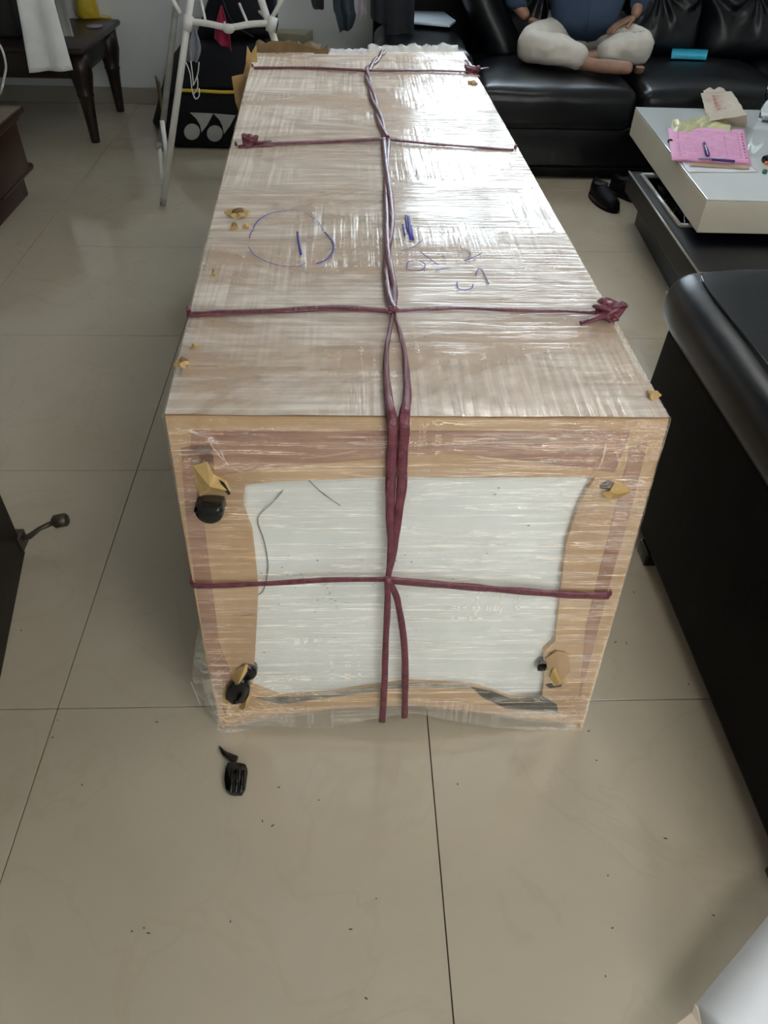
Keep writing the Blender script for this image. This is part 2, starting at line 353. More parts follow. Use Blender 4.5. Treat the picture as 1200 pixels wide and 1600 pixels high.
# ================================================================ WRAPPED CARTON
A = U(258, 650, .757); B = U(1045, 655, .757); C = U(345, 1138); D = U(906, 1141)     # front corners TL TR BL BR
E_ = U(397, 84, .757); G_ = U(724, 82, .757)                                            # rear top corners
EB = V((E_.x+.0, E_.y, 0)); GB = V((G_.x, G_.y, 0))
FN = ((B-A).cross(C-A)).normalized()
if FN.y > 0: FN = -FN
def FR(px, py, lift=0.): return onp(px, py, A, FN)+FN*lift
def TP(px, py, lift=0.): return U(px, py, .757+lift)
car = thing('wrapped_carton', 'long cardboard carton wrapped in clear stretch film and tied with maroon twine', 'box', ((A.x+B.x)/2, (A.y+E_.y)/2, 0))
inn = -FN*.05
obj('carton_body', hexa([C+inn+V((0, 0, .045)), D+inn+V((0, 0, .045)), GB+V((0, 0, .012)), EB+V((0, 0, .012)), A+inn, B+inn, G_, E_], .006), 'card', car, False)
# front frame of cardboard around the foam, outline as torn
outer = [(258, 650), (420, 651), (600, 652), (800, 654), (1045, 655), (1022, 740), (992, 845), (965, 940), (937, 1035), (917, 1105), (908, 1143), (880, 1128), (840, 1124), (740, 1112), (640, 1101), (520, 1108), (430, 1118), (385, 1128), (347, 1139), (322, 1030), (303, 920), (284, 810), (270, 720)]
inner = [(383, 757), (430, 752), (600, 746), (800, 747), (930, 745), (905, 790), (884, 850), (876, 930), (868, 1000), (848, 1020), (852, 1062), (846, 1096), (800, 1094), (745, 1075), (640, 1067), (520, 1085), (440, 1092), (420, 1085), (395, 1075), (398, 1030), (402, 920), (394, 830), (378, 790)]
bm = bmesh.new(); n = len(outer)
def nz(k): return 1.2*math.sin(k*2.3)
rb = []
for lift in (.0, -.014):
    rb.append([[bm.verts.new(FR(p[0], p[1], lift)) for p in outer], [bm.verts.new(FR(p[0]+nz(k), p[1], lift+.001*math.sin(k*1.7))) for k, p in enumerate(inner)]])
for k in range(n):
    j = (k+1) % n
    bm.faces.new((rb[0][0][k], rb[0][0][j], rb[0][1][j], rb[0][1][k])); bm.faces.new((rb[1][0][k], rb[1][1][k], rb[1][1][j], rb[1][0][j]))
    bm.faces.new((rb[0][0][k], rb[1][0][k], rb[1][0][j], rb[0][0][j])); bm.faces.new((rb[0][1][k], rb[0][1][j], rb[1][1][j], rb[1][1][k]))
obj('front_panel', bm, 'card', car, False)
bm = grid(50, 40, lambda u, v: FR(375+13*v+u*(555-80*v), 738+v*372, -.012+.0025*fbm((u*6, v*5, 1), 1.)))
obj('foam_block', solid(bm, FN*-.02), 'foam', car)
# dark gap under the foam, cracks and scuffs in the foam
def patch(name, pts, mat, lift=.0012, thick=.001, on=FR, par=None): return obj(name, prism([on(x, y, lift) for x, y in pts], (on(0, 900)-on(0, 900, 1)).normalized()*thick), mat, par or car, False)
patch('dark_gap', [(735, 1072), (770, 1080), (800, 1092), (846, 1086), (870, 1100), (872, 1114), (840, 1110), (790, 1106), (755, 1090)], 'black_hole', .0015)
patch('dark_gap', [(400, 1090), (470, 1088), (560, 1076), (640, 1066), (740, 1070), (740, 1076), (640, 1072), (540, 1086), (440, 1100)], 'foam_dirt', .0012)
def stroke(name, pts, w, mat, lift, on, sm=4):
    P = spline([on(x, y, lift) for x, y in pts], sm); nrm = FN if on is FR else V((0, 0, 1))
    return obj(name, tube(P, w, 6, flat=.25, up=nrm), mat, car)
for c in ([(442, 770), (425, 790), (402, 815), (412, 850), (418, 890), (412, 925), (402, 935)], [(480, 752), (500, 772), (532, 795)], [(365, 958), (380, 961), (398, 958)]):
    stroke('foam_crack', c, .0012, 'foam_dirt', -.008 if c[0][0] > 400 else .001, FR)
random.seed(3)
bm = bmesh.new()
for k in range(60):
    x, y = random.gauss(520, 60), random.gauss(925, 22)
    if k > 40: x, y = random.uniform(410, 860), random.uniform(765, 1040)
    ball(FR(x, y, -.0085), (random.uniform(.0008, .0028), .0006, random.uniform(.0006, .0014)), bm, 1)
o = obj('foam_scuffs', bm, 'foam_dirt', car); o['kind'] = 'stuff'
# reddish tape bands
tp = [[(300, 672), (600, 673), (985, 672), (975, 700), (960, 738), (800, 716), (690, 708), (600, 716), (420, 730), (330, 745), (296, 720)],
      [(283, 700), (330, 690), (336, 730), (314, 780), (330, 900), (342, 1000), (365, 1060), (352, 1118), (330, 1060), (308, 930), (290, 800)],
      [(985, 700), (1012, 690), (985, 800), (950, 920), (925, 1020), (905, 1090), (915, 980), (945, 860)]]
for p in tp: patch('tape_strip', p, 'tape', .0012)
# top face flap along the front edge
patch('top_flap', [(262, 645), (280, 600), (500, 610), (800, 612), (1018, 600), (1040, 650)], 'card', .0004, .0003, TP)

# black feet caps showing through torn corners
def foot(cx, cy, w, h, rot=0, lift=.035, cut=True):
    nx = (FR(700, 900)-FR(500, 900)).normalized(); nu = FN.cross(nx).normalized()
    if nu.z < 0: nu = -nu
    c = FR(cx, cy); bm = bmesh.new(); pts = []
    for k in range(28):
        a = 2*math.pi*k/28; x, y = math.cos(a)*w, math.sin(a)*h
        if cut and y > h*.35: y = h*.35+(y-h*.35)*.25; x *= 1.05
        pts.append(c+nx*(x*math.cos(rot)-y*math.sin(rot))+nu*(x*math.sin(rot)+y*math.cos(rot)))
    prism([p-FN*.01 for p in pts], FN*(lift+.01), bm, 0)
    bmesh.ops.bevel(bm, geom=[e for e in bm.edges if all((v.co-c).dot(FN) > lift-.002 for v in e.verts)], offset=.008, segments=3, profile=.5, affect='EDGES')
    return obj('foot_cap', bm, 'black_pl', car)
foot(331, 783, .0235, .0245)
foot(373, 1072, .0225, .040, -.35, .02, False)
foot(388, 1048, .018, .022, 0, .010, False)
foot(846, 1040, .009, .016, 0, .006, False)
foot(948, 758, .014, .010, .2, .004, False)
def torn(pts, curl, mat='card_lt'):
    c = V((0, 0, 0)); P = [FR(x, y, .004) for x, y in pts]
    for p in P: c += p/len(P)
    bm = bmesh.new(); ctr = bm.verts.new(c+FN*curl); vs = [bm.verts.new(p+FN*(.004*math.sin(i*2.1)+.003)) for i, p in enumerate(P)]
    for i in range(len(vs)): bm.faces.new((ctr, vs[i], vs[(i+1) % len(vs)]))
    solid(bm, -FN*.002); return obj('torn_flap', bm, mat, car, False)
torn([(302, 724), (325, 716), (334, 740), (355, 748), (362, 762), (350, 768), (330, 764), (314, 770), (306, 752)], .016)
torn([(372, 1042), (385, 1032), (391, 1040), (380, 1058), (366, 1064), (360, 1054)], .030)
torn([(374, 1103), (388, 1080), (392, 1088), (388, 1100), (380, 1104)], .016)
torn([(352, 1060), (356, 1090), (362, 1100), (356, 1104), (348, 1085)], .006)
torn([(938, 766), (950, 762), (960, 752), (975, 753), (983, 762), (976, 774), (958, 775), (945, 774)], .010)
torn([(858, 1054), (862, 1040), (875, 1038), (884, 1062), (872, 1064), (864, 1070)], .008)
torn([(852, 1025), (868, 1012), (888, 1020), (890, 1045), (872, 1060), (858, 1052)], .005, 'card')
torn([(895, 1140), (905, 1126), (910, 1143)], .004)
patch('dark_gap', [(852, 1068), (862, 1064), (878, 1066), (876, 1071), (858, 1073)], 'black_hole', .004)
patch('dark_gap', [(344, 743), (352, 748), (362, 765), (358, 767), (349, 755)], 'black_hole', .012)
# torn spots on the top face
def toptorn(cx, cy, r, hole=True):
    c = TP(cx, cy); random.seed(int(cx)); bm = bmesh.new(); ctr = bm.verts.new(c+V((0, 0, .012))); ring = []
    for k in range(11):
        a = k*2*math.pi/11; q = r*random.uniform(.7, 1.35); ring.append(bm.verts.new(c+V((math.cos(a)*q, math.sin(a)*q*1.1, .004+random.uniform(0, .008)))))
    for k in range(11): bm.faces.new((ctr, ring[k], ring[(k+1) % 11]))
    solid(bm, (0, 0, -.003)); obj('torn_flap', bm, 'card_lt', car, False)
    if hole:
        bm = ball(c+V((.002, .003, .008)), (r*.55, r*.5, .009), sub=2)
        for v in bm.verts: v.co += V((fbm(v.co, 60), fbm(v.co, 70), 0))*.006
        obj('dark_gap', bm, 'card_dk', car)
toptorn(372, 338, .026); toptorn(366, 360, .010); toptorn(384, 358, .008, False); toptorn(286, 572, .011); toptorn(304, 547, .006, False)
toptorn(1018, 622, .010, False); toptorn(738, 132, .016, False); toptorn(334, 433, .003)
# crumpled white foil rim and brown flaps at the far end
def crumple(name, p0, p1, h, mat, y, seg=40, amp=.02):
    a, b = V(p0), V(p1)
    bm = grid(seg, 3, lambda u, v: a.lerp(b, u)+V((0, y*(v-.3), v*h*(.55+.6*abs(noise.noise((u*9, 2.2, 0)))) + amp*.3*noise.noise((u*16, v*3, 7))))+V((0, amp*noise.noise((u*14, v*2, 3)), 0)))
    return obj(name, solid(bm, (0, .003, .003)), mat, car)
crumple('crumpled_rim', G_+V((-.02, .005, -.005)), TP(575, 84)+V((0, .01, -.005)), .034, 'foam', .05)
crumple('crumpled_rim', TP(575, 84)+V((0, .01, 0)), TP(515, 84)+V((0, .01, 0)), .012, 'paper', .03, 12)
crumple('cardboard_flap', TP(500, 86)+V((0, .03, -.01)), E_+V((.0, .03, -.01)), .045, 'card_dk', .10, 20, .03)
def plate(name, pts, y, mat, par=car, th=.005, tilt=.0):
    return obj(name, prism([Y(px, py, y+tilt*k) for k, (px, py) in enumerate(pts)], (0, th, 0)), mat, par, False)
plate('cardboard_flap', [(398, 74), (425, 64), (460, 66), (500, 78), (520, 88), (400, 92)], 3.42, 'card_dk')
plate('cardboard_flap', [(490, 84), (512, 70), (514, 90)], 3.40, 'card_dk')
def lflap(pts, xo, name='cardboard_flap', mat='card_lt'):
    # flap standing off the left side of the carton: points on the plane through the side, nudged left
    n = V((-1, -.03, 0)); o = (A+E_)/2+V((xo, 0, 0))
    return obj(name, prism([onp(px, py, o+V((0, 0, 0)), n)+V((.006*math.sin(i*2), 0, 0)) for i, (px, py) in enumerate(pts)], (.006, 0, 0)), mat, car, False)
bm = bmesh.new()
for pts, y in (([(386, 72), (392, 84), (400, 70), (404, 120), (396, 185), (378, 188), (368, 160), (362, 120), (380, 116), (384, 100)], 3.22),):
    prism([Y(px, py, y+.02*math.sin(i)) for i, (px, py) in enumerate(pts)], (0.0, .006, 0), bm)
obj('cardboard_flap', bm, 'card_lt', car, False)
plate('cardboard_flap', [(382, 118), (393, 122), (390, 160), (380, 196), (374, 150)], 3.16, 'card')

# clear stretch film over the box
def wr(p, s, amp, k=0): return amp*fbm((p.x+k, p.y, p.z), s)
EPS = .0035
bm = grid(60, 160, lambda u, v: (lambda p: p+V((0, 0, EPS+wr(p, 7, .0012))))((A.lerp(B, u)).lerp(E_.lerp(G_, u), v)))
obj('stretch_film', bm, 'film_top', car)
BOT = [(0, 345, 1138), (.07, 385, 1128), (.15, 430, 1119), (.31, 520, 1109), (.52, 640, 1102), (.7, 740, 1112), (.88, 840, 1125), (.95, 880, 1129), (1, 907, 1142)]
def bottom(u):
    for a, b in zip(BOT[:-1], BOT[1:]):
        if u <= b[0]: k = (u-a[0])/(b[0]-a[0]); return FR(a[1]+(b[1]-a[1])*k, a[2]+(b[2]-a[2])*k)
    return D.copy()
def front_film(u, v):
    p = (A.lerp(B, u)).lerp(bottom(u), v)
    cr = max(0, 1-math.hypot(u*1.2, v*1.2)/.35)+max(0, 1-math.hypot((1-u)*1.2, v*1.1)/.35)+1.3*max(0, 1-math.hypot(u*1.2, (1-v)*1.2)/.35)+.8*max(0, 1-math.hypot((1-u)*1.2, (1-v)*1.2)/.25)
    return p+FN*(EPS+.0018+.0016*fbm((p.x*.6, 0, p.z*1.8), 9)+.0085*cr*fbm((p.x, 1, p.z), 30)+.0035*cr*fbm((p.x, 1, p.z), 80)*.4)
    # the film bridges the recess and bunches at the corners
obj('stretch_film', grid(200, 180, front_film), 'film_front', car)
for a, b, c, d in ((A, E_, C, EB), (B, G_, D, GB)):
    s = -1 if a is A else 1
    obj('stretch_film', grid(60, 24, lambda u, v: (lambda p: p+V((s*(EPS+.003*abs(fbm(p, 8))), 0, 0)))((a.lerp(b, u)).lerp(c.lerp(d, u)+V((0, 0, .004)), v))), 'film_front', car)
# loose film skirt along the bottom front edge and the left bottom corner
low = [(318, 1060), (332, 1105), (348, 1142), (385, 1134), (430, 1128), (500, 1131), (560, 1121), (640, 1107), (700, 1118), (780, 1130), (840, 1134), (880, 1138), (908, 1146)]
up_ = [(345, 1040), (352, 1070), (365, 1108), (395, 1104), (440, 1102), (500, 1100), (560, 1096), (640, 1088), (700, 1092), (780, 1100), (840, 1104), (880, 1112), (905, 1120)]
Lp = spline([FR(x, y, .012) for x, y in low], 6); Up = spline([FR(x, y, .006) for x, y in up_], 6); nL = len(Lp)-1
def sk(u, v):
    i = round(u*nL); p = Up[i].lerp(Lp[i], v); p = p+FN*(.006*math.sin(v*3.1)*abs(fbm((u*12, v*2, 0), 1))+.004*fbm((u*40, v*4, 5), 1)); p.z = max(p.z, .003); return p
obj('film_skirt', grid(nL, 8, sk), 'film_loose', car)
eL = [FR(x, y, .004) for x, y in [(310, 985), (303, 1020), (299, 1062), (306, 1092), (325, 1122), (345, 1142)]]
eR = [FR(x, y, .004) for x, y in [(316, 990), (321, 1020), (330, 1060), (337, 1090), (345, 1120), (352, 1138)]]
eL = spline(eL, 6); eR = spline(eR, 6); nE = len(eL)-1
def sk2(u, v):
    i = round(u*nE); p = eR[i].lerp(eL[i], v); return p+FN*(.012*noise.noise((u*8, v*3, 0)))+V((0, .02*v, 0))
obj('film_skirt', grid(nE, 8, sk2), 'film_loose', car)
eL = spline([FR(x, y, .001)+V((0, .01, 0)) for x, y in [(956, 930), (941, 985), (929, 1040), (919, 1090), (911, 1138)]], 5)
eR = spline([FR(x, y, .001) for x, y in [(952, 930), (936, 985), (923, 1040), (914, 1090), (909, 1138)]], 5)
obj('film_skirt', grid(len(eL)-1, 3, lambda u, v: eR[round(u*(len(eL)-1))].lerp(eL[round(u*(len(eL)-1))], v)), 'film_loose', car)
# a few folded creases of film that catch the light
random.seed(11)
bm = bmesh.new()
for x, y, dx, dy, r in ((945, 690, -30, 60, .0016), (960, 700, 4, 34, .0012), (975, 705, -6, 25, .001), (296, 668, 40, 12, .002), (330, 690, 22, 26, .0016), (320, 715, -18, 26, .0014), (345, 700, 12, 24, .0012), (470, 712, 90, -12, .0012), (700, 740, 110, -6, .0012), (640, 690, 160, -4, .001), (740, 708, 120, 10, .001), (352, 860, 60, -3, .0012), (300, 1062, 14, 36, .0016), (318, 1040, 30, -20, .0012), (330, 1060, 30, -26, .0012), (415, 1062, 110, -20, .0012), (350, 1148, 60, -20, .002)):
    P = spline([FR(x, y, .007), FR(x+dx*.4+3, y+dy*.5+2, .008), FR(x+dx, y+dy, .007)], 5)
    if min(p.z for p in P) > .002: tube(P, r, 5, bm, flat=.5, up=FN)
obj('film_creases', bm, 'film_loose', car)['kind'] = 'stuff'

# blue ink writing on the top
ZI = .0065
def ink(pts, w=.0014, mat='ink', n=6): stroke('ink_mark', pts, w, mat, ZI, TP, n)
ink([(390, 372), (392, 364), (397, 358)]); ink([(396, 356), (404, 344), (420, 334), (440, 330)], .0016)
ink([(440, 330), (455, 328), (475, 331), (495, 345), (507, 360)], .0011, 'ink_lt')
ink([(507, 362), (519, 376), (521, 390), (512, 404), (495, 412)], .0022)
ink([(388, 385), (398, 398), (415, 408), (440, 415), (465, 416), (478, 410)], .0012)
ink([(465, 362), (467, 378), (471, 398)], .0028)
for dx, a, b, w in ((0, 336, 362, .003), (4, 338, 374, .004), (-5, 350, 368, .002), (8, 352, 375, .0025)): ink([(634+dx, a), (638+dx, b)], w, 'ink', 3)
ink([(627, 392), (645, 386), (661, 374)], .001)
ink([(637, 410), (636, 420), (648, 423), (660, 421), (664, 413), (652, 406), (638, 409)], .0012)
ink([(657, 393), (670, 403), (685, 414)], .0013); ink([(682, 398), (690, 396), (697, 408)], .001, 'ink_lt'); ink([(680, 424), (692, 420), (703, 417)], .0013)
ink([(716, 393), (728, 390), (735, 397), (726, 407)], .0013, 'ink_lt'); ink([(726, 407), (740, 402), (753, 395)], .0013)
ink([(714, 440), (716, 450), (726, 453), (737, 450), (739, 444)], .0013)
ink([(743, 430), (746, 422), (752, 421), (757, 430), (764, 444)], .0014)

# maroon plastic twine
def twine(pts, w=.0055, flat=.35, nrm=(0, 0, 1), name='twine', sm=8, var=.25, lift=.0):
    P = spline(pts, sm); R = [w*(1+var*noise.noise((i*.21, w*900, 3))) for i in range(len(P))]
    return obj(name, tube(P, R, 12, flat=flat, up=nrm, ridges=5), 'twine', car)
Zl = .008
def sides(pL, pR):          # a hoop going on down both sides and underneath
    dn = V((0, 0, -1)); L = V((min(pL.x, pR.x)-.008, pL.y, .73)); R = V((max(pL.x, pR.x)+.008, pR.y, .73))
    for p, s in ((L, 1), (R, -1)): twine([p+V((s*.006, 0, .030)), p+V((0, 0, .010)), p+V((0, .004, -.3)), V((p.x, p.y, .02))], .005, .4, (1, 0, 0))
def hoop(pts, w=.005, vis=True):
    P = [TP(x, y, Zl) for x, y in pts]; twine(P, w); sides(P[0], P[-1])
hoop([(297, 491), (340, 489), (420, 485), (520, 483), (612, 484)], .0075) if False else None
twine([TP(297, 492, .006), TP(340, 489, Zl), TP(420, 486, Zl), (TP(520, 481, Zl)), TP(614, 486, .012)], .0080)
twine([TP(614, 486, .012), TP(700, 481, Zl), TP(800, 484, Zl), TP(880, 486, Zl), TP(945, 489, .012)], .0066)
sides(TP(300, 490), TP(955, 490))
twine([TP(372, 229, .006), TP(430, 225, Zl), TP(520, 221, Zl), TP(603, 217, .012)], .0105, .3)
twine([TP(603, 217, .012), TP(680, 225, Zl), TP(750, 230, Zl), TP(802, 234, .006)], .0085, .3)
sides(TP(372, 229), TP(802, 234))
twine([TP(397, 106, .006), TP(480, 106, Zl), TP(575, 110, .012)], .0115, .3); twine([TP(575, 110, .012), TP(660, 110, Zl), TP(733, 112, .008)], .0105, .3)
sides(TP(397, 106), TP(735, 112))
# lengthwise strand over the top, twisted pairs
def pair(P, w=.0055, a=.0045, tw=1.1, nrm=(0, 0, 1)):
    Q = spline(P, 10); N = V(nrm)
    for s in (0, math.pi):
        R = []
        for i, p in enumerate(Q):
            T = (Q[min(i+1, len(Q)-1)]-Q[max(i-1, 0)]).normalized(); sd = T.cross(N).normalized()
            R.append(p+sd*a*math.cos(i*tw/3+s)+N*a*.35*math.sin(i*tw/3+s))
        obj('twine', tube(R, w, 10, flat=.5, up=nrm, ridges=5), 'twine', car)
pair([TP(600, 79, .01), TP(586, 95, .01), TP(574, 110, .012), TP(578, 135, .01), TP(590, 175, .01), TP(603, 215, .012)], .0065, .006)
pair([TP(603, 218, .012), TP(604, 270, .01), TP(608, 340, .01), TP(605, 400, .01), TP(611, 455, .01), TP(614, 484, .013)], .0066, .0065, .5)
# splits in two flat ribbons, runs over the front edge, joins at the front knot, splits again
eg = lambda x: TP(x, 652, .006)+FN*.004
nf = (FN+V((0, 0, 1))).normalized()
for a, b, c, d in (((604, 545), (605, 610), 612, 611), ((631, 545), (636, 610), 632, 628)):
    P = spline([TP(615, 488, .012), TP(*a, .010), TP(*b, .009), eg(c), FR(d+1, 700, .012), FR(d-2, 760, .012), FR(613+(d-618)*.35, 840, .012), FR(606, 897, .014)], 9)
    R = [.0035+.0045*min(1, max(0, (i-6)/20))*(1 if i < 45 else max(.15, 1-(i-45)/22)) for i in range(len(P))]
    bm = bmesh.new(); tube(P, R, 12, bm, flat=.22, up=nf, ridges=5); obj('twine', bm, 'twine', car)
twine([FR(606, 897, .014), FR(604, 960, .012), FR(601, 1040, .012), FR(597, 1117, .018)], .0062, .35, FN)
twine([FR(608, 899, .014), FR(620, 930, .012), FR(629, 980, .012), FR(633, 1050, .012), FR(631, 1112, .016)], .0062, .35, FN)
twine([FR(300, 908, .006), FR(320, 909, .012), FR(420, 905, .011), FR(520, 899, .012), FR(604, 897, .014)], .0055, .35, FN)
twine([FR(606, 898, .014), FR(680, 906, .012), FR(780, 914, .012), FR(880, 922, .012), FR(950, 925, .010)], .0078, .3, FN)
# front hoop goes back along both sides
for p, s in ((FR(299, 908, .004), -1), (FR(953, 925, .006), 1)):
    x1 = (E_.x-.012) if s < 0 else (G_.x+.012)
    twine([p, V((p.x+(x1-p.x)*.5, 2.2, .33)), V((x1, E_.y, .34))], .006, .4, (1, 0, 0), sm=1)
def knot(c, r, seed, tails):
    random.seed(seed); bm = bmesh.new(); c = V(c)
    P = [c+V((math.cos(k*1.9)*r*random.uniform(.6, 1.2), math.sin(k*1.9)*r*random.uniform(.5, 1), math.sin(k*2.6)*r*.45+r*.3)) for k in range(11)]
    tube(spline(P, 6), r*.32, 8, bm, flat=.7, ridges=3); ball(c+V((0, 0, r*.3)), (r*.8, r*.7, r*.55), bm, 2)
    k = obj('knot', bm, 'twine', car)
    for t_ in tails: obj('twine', tube(spline(t_, 5), [r*.36*(1-.3*i/ (len(t_)*5)) for i in range(len(spline(t_, 5)))], 8, flat=.4, ridges=3), 'twine', car)
kp = TP(952, 487, .012); knot(kp, .024, 5, [[kp, TP(930, 497, .02), TP(906, 506, .010)], [kp, TP(965, 480, .03), TP(977, 480, .022)], [kp, TP(962, 500, .012)]])
kp = TP(390, 222, .012); knot(kp, .022, 9, [[kp, TP(405, 222, .014), TP(422, 220, .008)]])
kp = TP(738, 112, .004); knot(kp, .024, 2, [[kp, TP(750, 108, .01), TP(762, 106, .0)], [kp, TP(748, 120, .0)], [kp, TP(734, 100, .01), TP(728, 94, .01)]])
kp = TP(615, 486, .012); knot(kp, .008, 4, []); 
bm = ball(FR(606, 897, .015), .009, sub=2); obj('knot', bm, 'twine', car)

# ================================================================ broken cap pieces on the floor
def flatten(pts, z, bev, name, mat, h):
    return obj(name, prism([U(x, y, z) for x, y in pts], (0, 0, h), bev=bev), mat)
p = [(357, 1196), (366, 1198), (376, 1197), (385, 1199), (388, 1208), (386, 1222), (384, 1236), (378, 1245), (368, 1244), (360, 1244), (353, 1238), (352, 1224), (354, 1206)]
t = thing('plastic_foot_cap', 'black ribbed plastic foot cap lying loose on the floor tile', 'cap', U(370, 1222))
obj('cap_body', prism([U(x, y, .001) for x, y in p], (0, 0, .016), bev=.003), 'black_pl', t)
for x in (362, 370, 378): obj('rib', tube([U(x+1.5, 1204, .017), U(x-1.5, 1238, .017)], .0035, 8), 'black_pl', t)
o = flatten([(342, 1169), (347, 1172), (355, 1180), (366, 1184), (373, 1185), (368, 1194), (358, 1190), (348, 1182)], .001, .001, 'plastic_shard', 'black_pl', .012)
tag(o, 'curved black plastic shard on the floor just above the loose cap', 'fragment')
bm = bmesh.new(); random.seed(21)
for x, y in [(245, 1128), (410, 1283), (426, 1290), (128, 1226), (373, 1242), (82, 1152), (90, 1125), (472, 1112), (588, 1404), (548, 1452), (572, 1560), (957, 1450), (946, 1525), (932, 1188), (920, 1142), (962, 1003), (979, 1005), (1076, 1069), (950, 1368), (206, 1455), (225, 1450), (232, 1458), (33, 985), (990, 925), (436, 1230), (498, 1250), (1040, 1310), (360, 1440), (715, 1225), (1115, 1430)]:
    a = random.uniform(0, 3); q = U(x, y, .001); L = random.uniform(.0012, .004)
    tube([q-V((math.cos(a)*L, math.sin(a)*L, 0)), q, q+V((math.cos(a)*L, math.sin(a)*L, 0))], [.0006, .0013, .0005], 5, bm)
o = obj('floor_debris', bm, 'speck'); o['kind'] = 'stuff'; tag(o, 'tiny brown wood specks scattered over the floor tiles', 'debris')

# ================================================================ DOOR with kick-down stop (left edge)
P1 = U(42, 868); P2 = U(0, 1085); dv = (P2-P1).normalized(); dn = V((dv.y, -dv.x, 0));
if dn.x > 0: dn = -dn
d = bpy.data.objects.new('door_1', None); COL.objects.link(d); struct(d, 'dark wooden door leaf standing open at the left edge', 'door'); d.location = P1
P2 = P1+dv*.86
obj('door_leaf', hexa([P1+V((0, 0, .012)), P2+V((0, 0, .012)), P2+dn*.04+V((0, 0, .012)), P1+dn*.04+V((0, 0, .012))]+[p+V((0, 0, 2.05)) for p in (P1, P2, P2+dn*.04, P1+dn*.04)], .003, 1), 'door', d, False)
obj('door_knob', ball(P2-dv*.79-dn*.05+V((0, 0, 1.0)), .028), 'brass', d)
obj('hinge_pin', tube([P2+V((0, 0, .2)), P2+V((0, 0, .3))], .008), 'brass', d)
rt = U(30, 843, .055); tipc = U(86, 815, .085); tipe = U(107, 811, .088); md = U(62, 826, .075)
obj('stop_bracket', box(rt.x-.022, rt.x+.012, rt.y-.02, rt.y+.02, .03, .075, .003), 'brass', d)
obj('stop_arm', tube([rt, U(46, 838, .062), md, tipc], [.0075, .008, .006, .007], 10), 'brass', d)
obj('stop_tip', tube([tipc-(tipe-tipc)*.25, tipc, tipe-(tipe-tipc)*.2, tipe], [.009, .018, .018, .011], 14), 'brass', d)

# ================================================================ white padded piece, lower right corner
t = thing('padded_roll', 'white padded roll with a beige cardboard end at the lower right corner', 'roll', U(1200, 1560))
a = U(1120, 1620, .10); b = U(1262, 1450, .13)
dr = (b-a).normalized()
obj('roll', tube([a, a+dr*.01, a.lerp(b, .5), b, b+dr*.25], [.040, .046, .047, .05, .05], 24), 'whitep', t)
obj('cardboard_end', prism([U(1050, 1605, .10), U(1080, 1583, .11), U(1086, 1568, .12), U(1092, 1574, .12), U(1098, 1610, .11)], (0, 0, -.006)), 'kraft', t, False)
o = obj('maroon_base', hexa([U(1165, 1640), U(1320, 1640), U(1380, 1420), U(1262, 1470)]+[p+V((0, 0, .05)) for p in (U(1165, 1640), U(1320, 1640), U(1380, 1420), U(1262, 1470))], .004), 'maroon')
tag(o, 'dark maroon block under the white padded roll', 'block')

# ================================================================ LEFT: carved cabinet and side table
t = thing('wooden_pedestal', 'dark reddish wooden stepped pedestal cabinet at the left edge', 'cabinet', (-2.0, 3.8, 0))
q0, q1 = U(38, 296), U(0, 338); q1 = q0+(q1-q0).normalized()*.42; dd = (q1-q0).normalized(); nn = V((-.98, .05, 0)).normalized()
def ped(z0, z1, px, py, bev=.006, inn=0):
    c = U(px, py, z1)+V((-inn, -inn, 0)); L = .46; w = V((-.42, .0, 0)); b = c+dd*L
    return hexa([V((p.x, p.y, z0)) for p in (c, b, b+w, c+w)]+[V((p.x, p.y, z1)) for p in (c, b, b+w, c+w)], bev)
obj('plinth', ped(0, .10, 36, 272), 'wood_red', t); obj('ledge', ped(.11, .145, 52, 252, .014), 'wood_red', t)
obj('neck', ped(.09, .115, 36, 268, .002), 'wood_red', t); obj('cabinet_body', ped(.14, .37, 24, 184), 'wood_red', t)
obj('cornice', ped(.36, .385, 28, 178, .006), 'wood_red', t); obj('cabinet_top', ped(.38, .41, 36, 164), 'wood_red', t); obj('top_inlay', ped(.41, .414, 33, 165, .001, .004), 'wood_top', t)
hp = U(14, 240, .24)
obj('handle', tube(spline([U(15, 236, .24), U(16, 240, .235), U(8, 248, .235), U(-6, 256, .24)], 5), .004, 8), 'chrome', t)

TX, TY, TZ = -1.45, 4.78, .50
t = thing('side_table', 'dark wooden side table with turned tapering legs by the wall', 'table', (-1.9, 5.1, 0))
obj('tabletop', box(-2.45, TX, TY-.05, 5.60, TZ-.03, TZ, .012), 'wood_dk', t)
obj('apron', box(-2.38, TX-.07, TY+.02, 5.5, TZ-.16, TZ-.03, .004), 'wood_dk', t)
obj('apron_panel', box(TX-.072, TX-.064, TY+.18, 5.36, TZ-.135, TZ-.055, .002), 'dark', t)
legp = [(.024, 0), (.026, .02), (.036, .18), (.043, .245), (.047, .25), (.047, .26), (.044, .265), (.058, .33), (.064, .36), (.062, .47)]
for lx, ly in ((-1.525, 4.83), (-1.527, 5.49), (-2.36, 4.83), (-2.36, 5.49)):
    bm = lathe([(r*1.05, z) for r, z in legp], (lx, ly, 0), 8); obj('leg', bm, 'wood_dk', t)
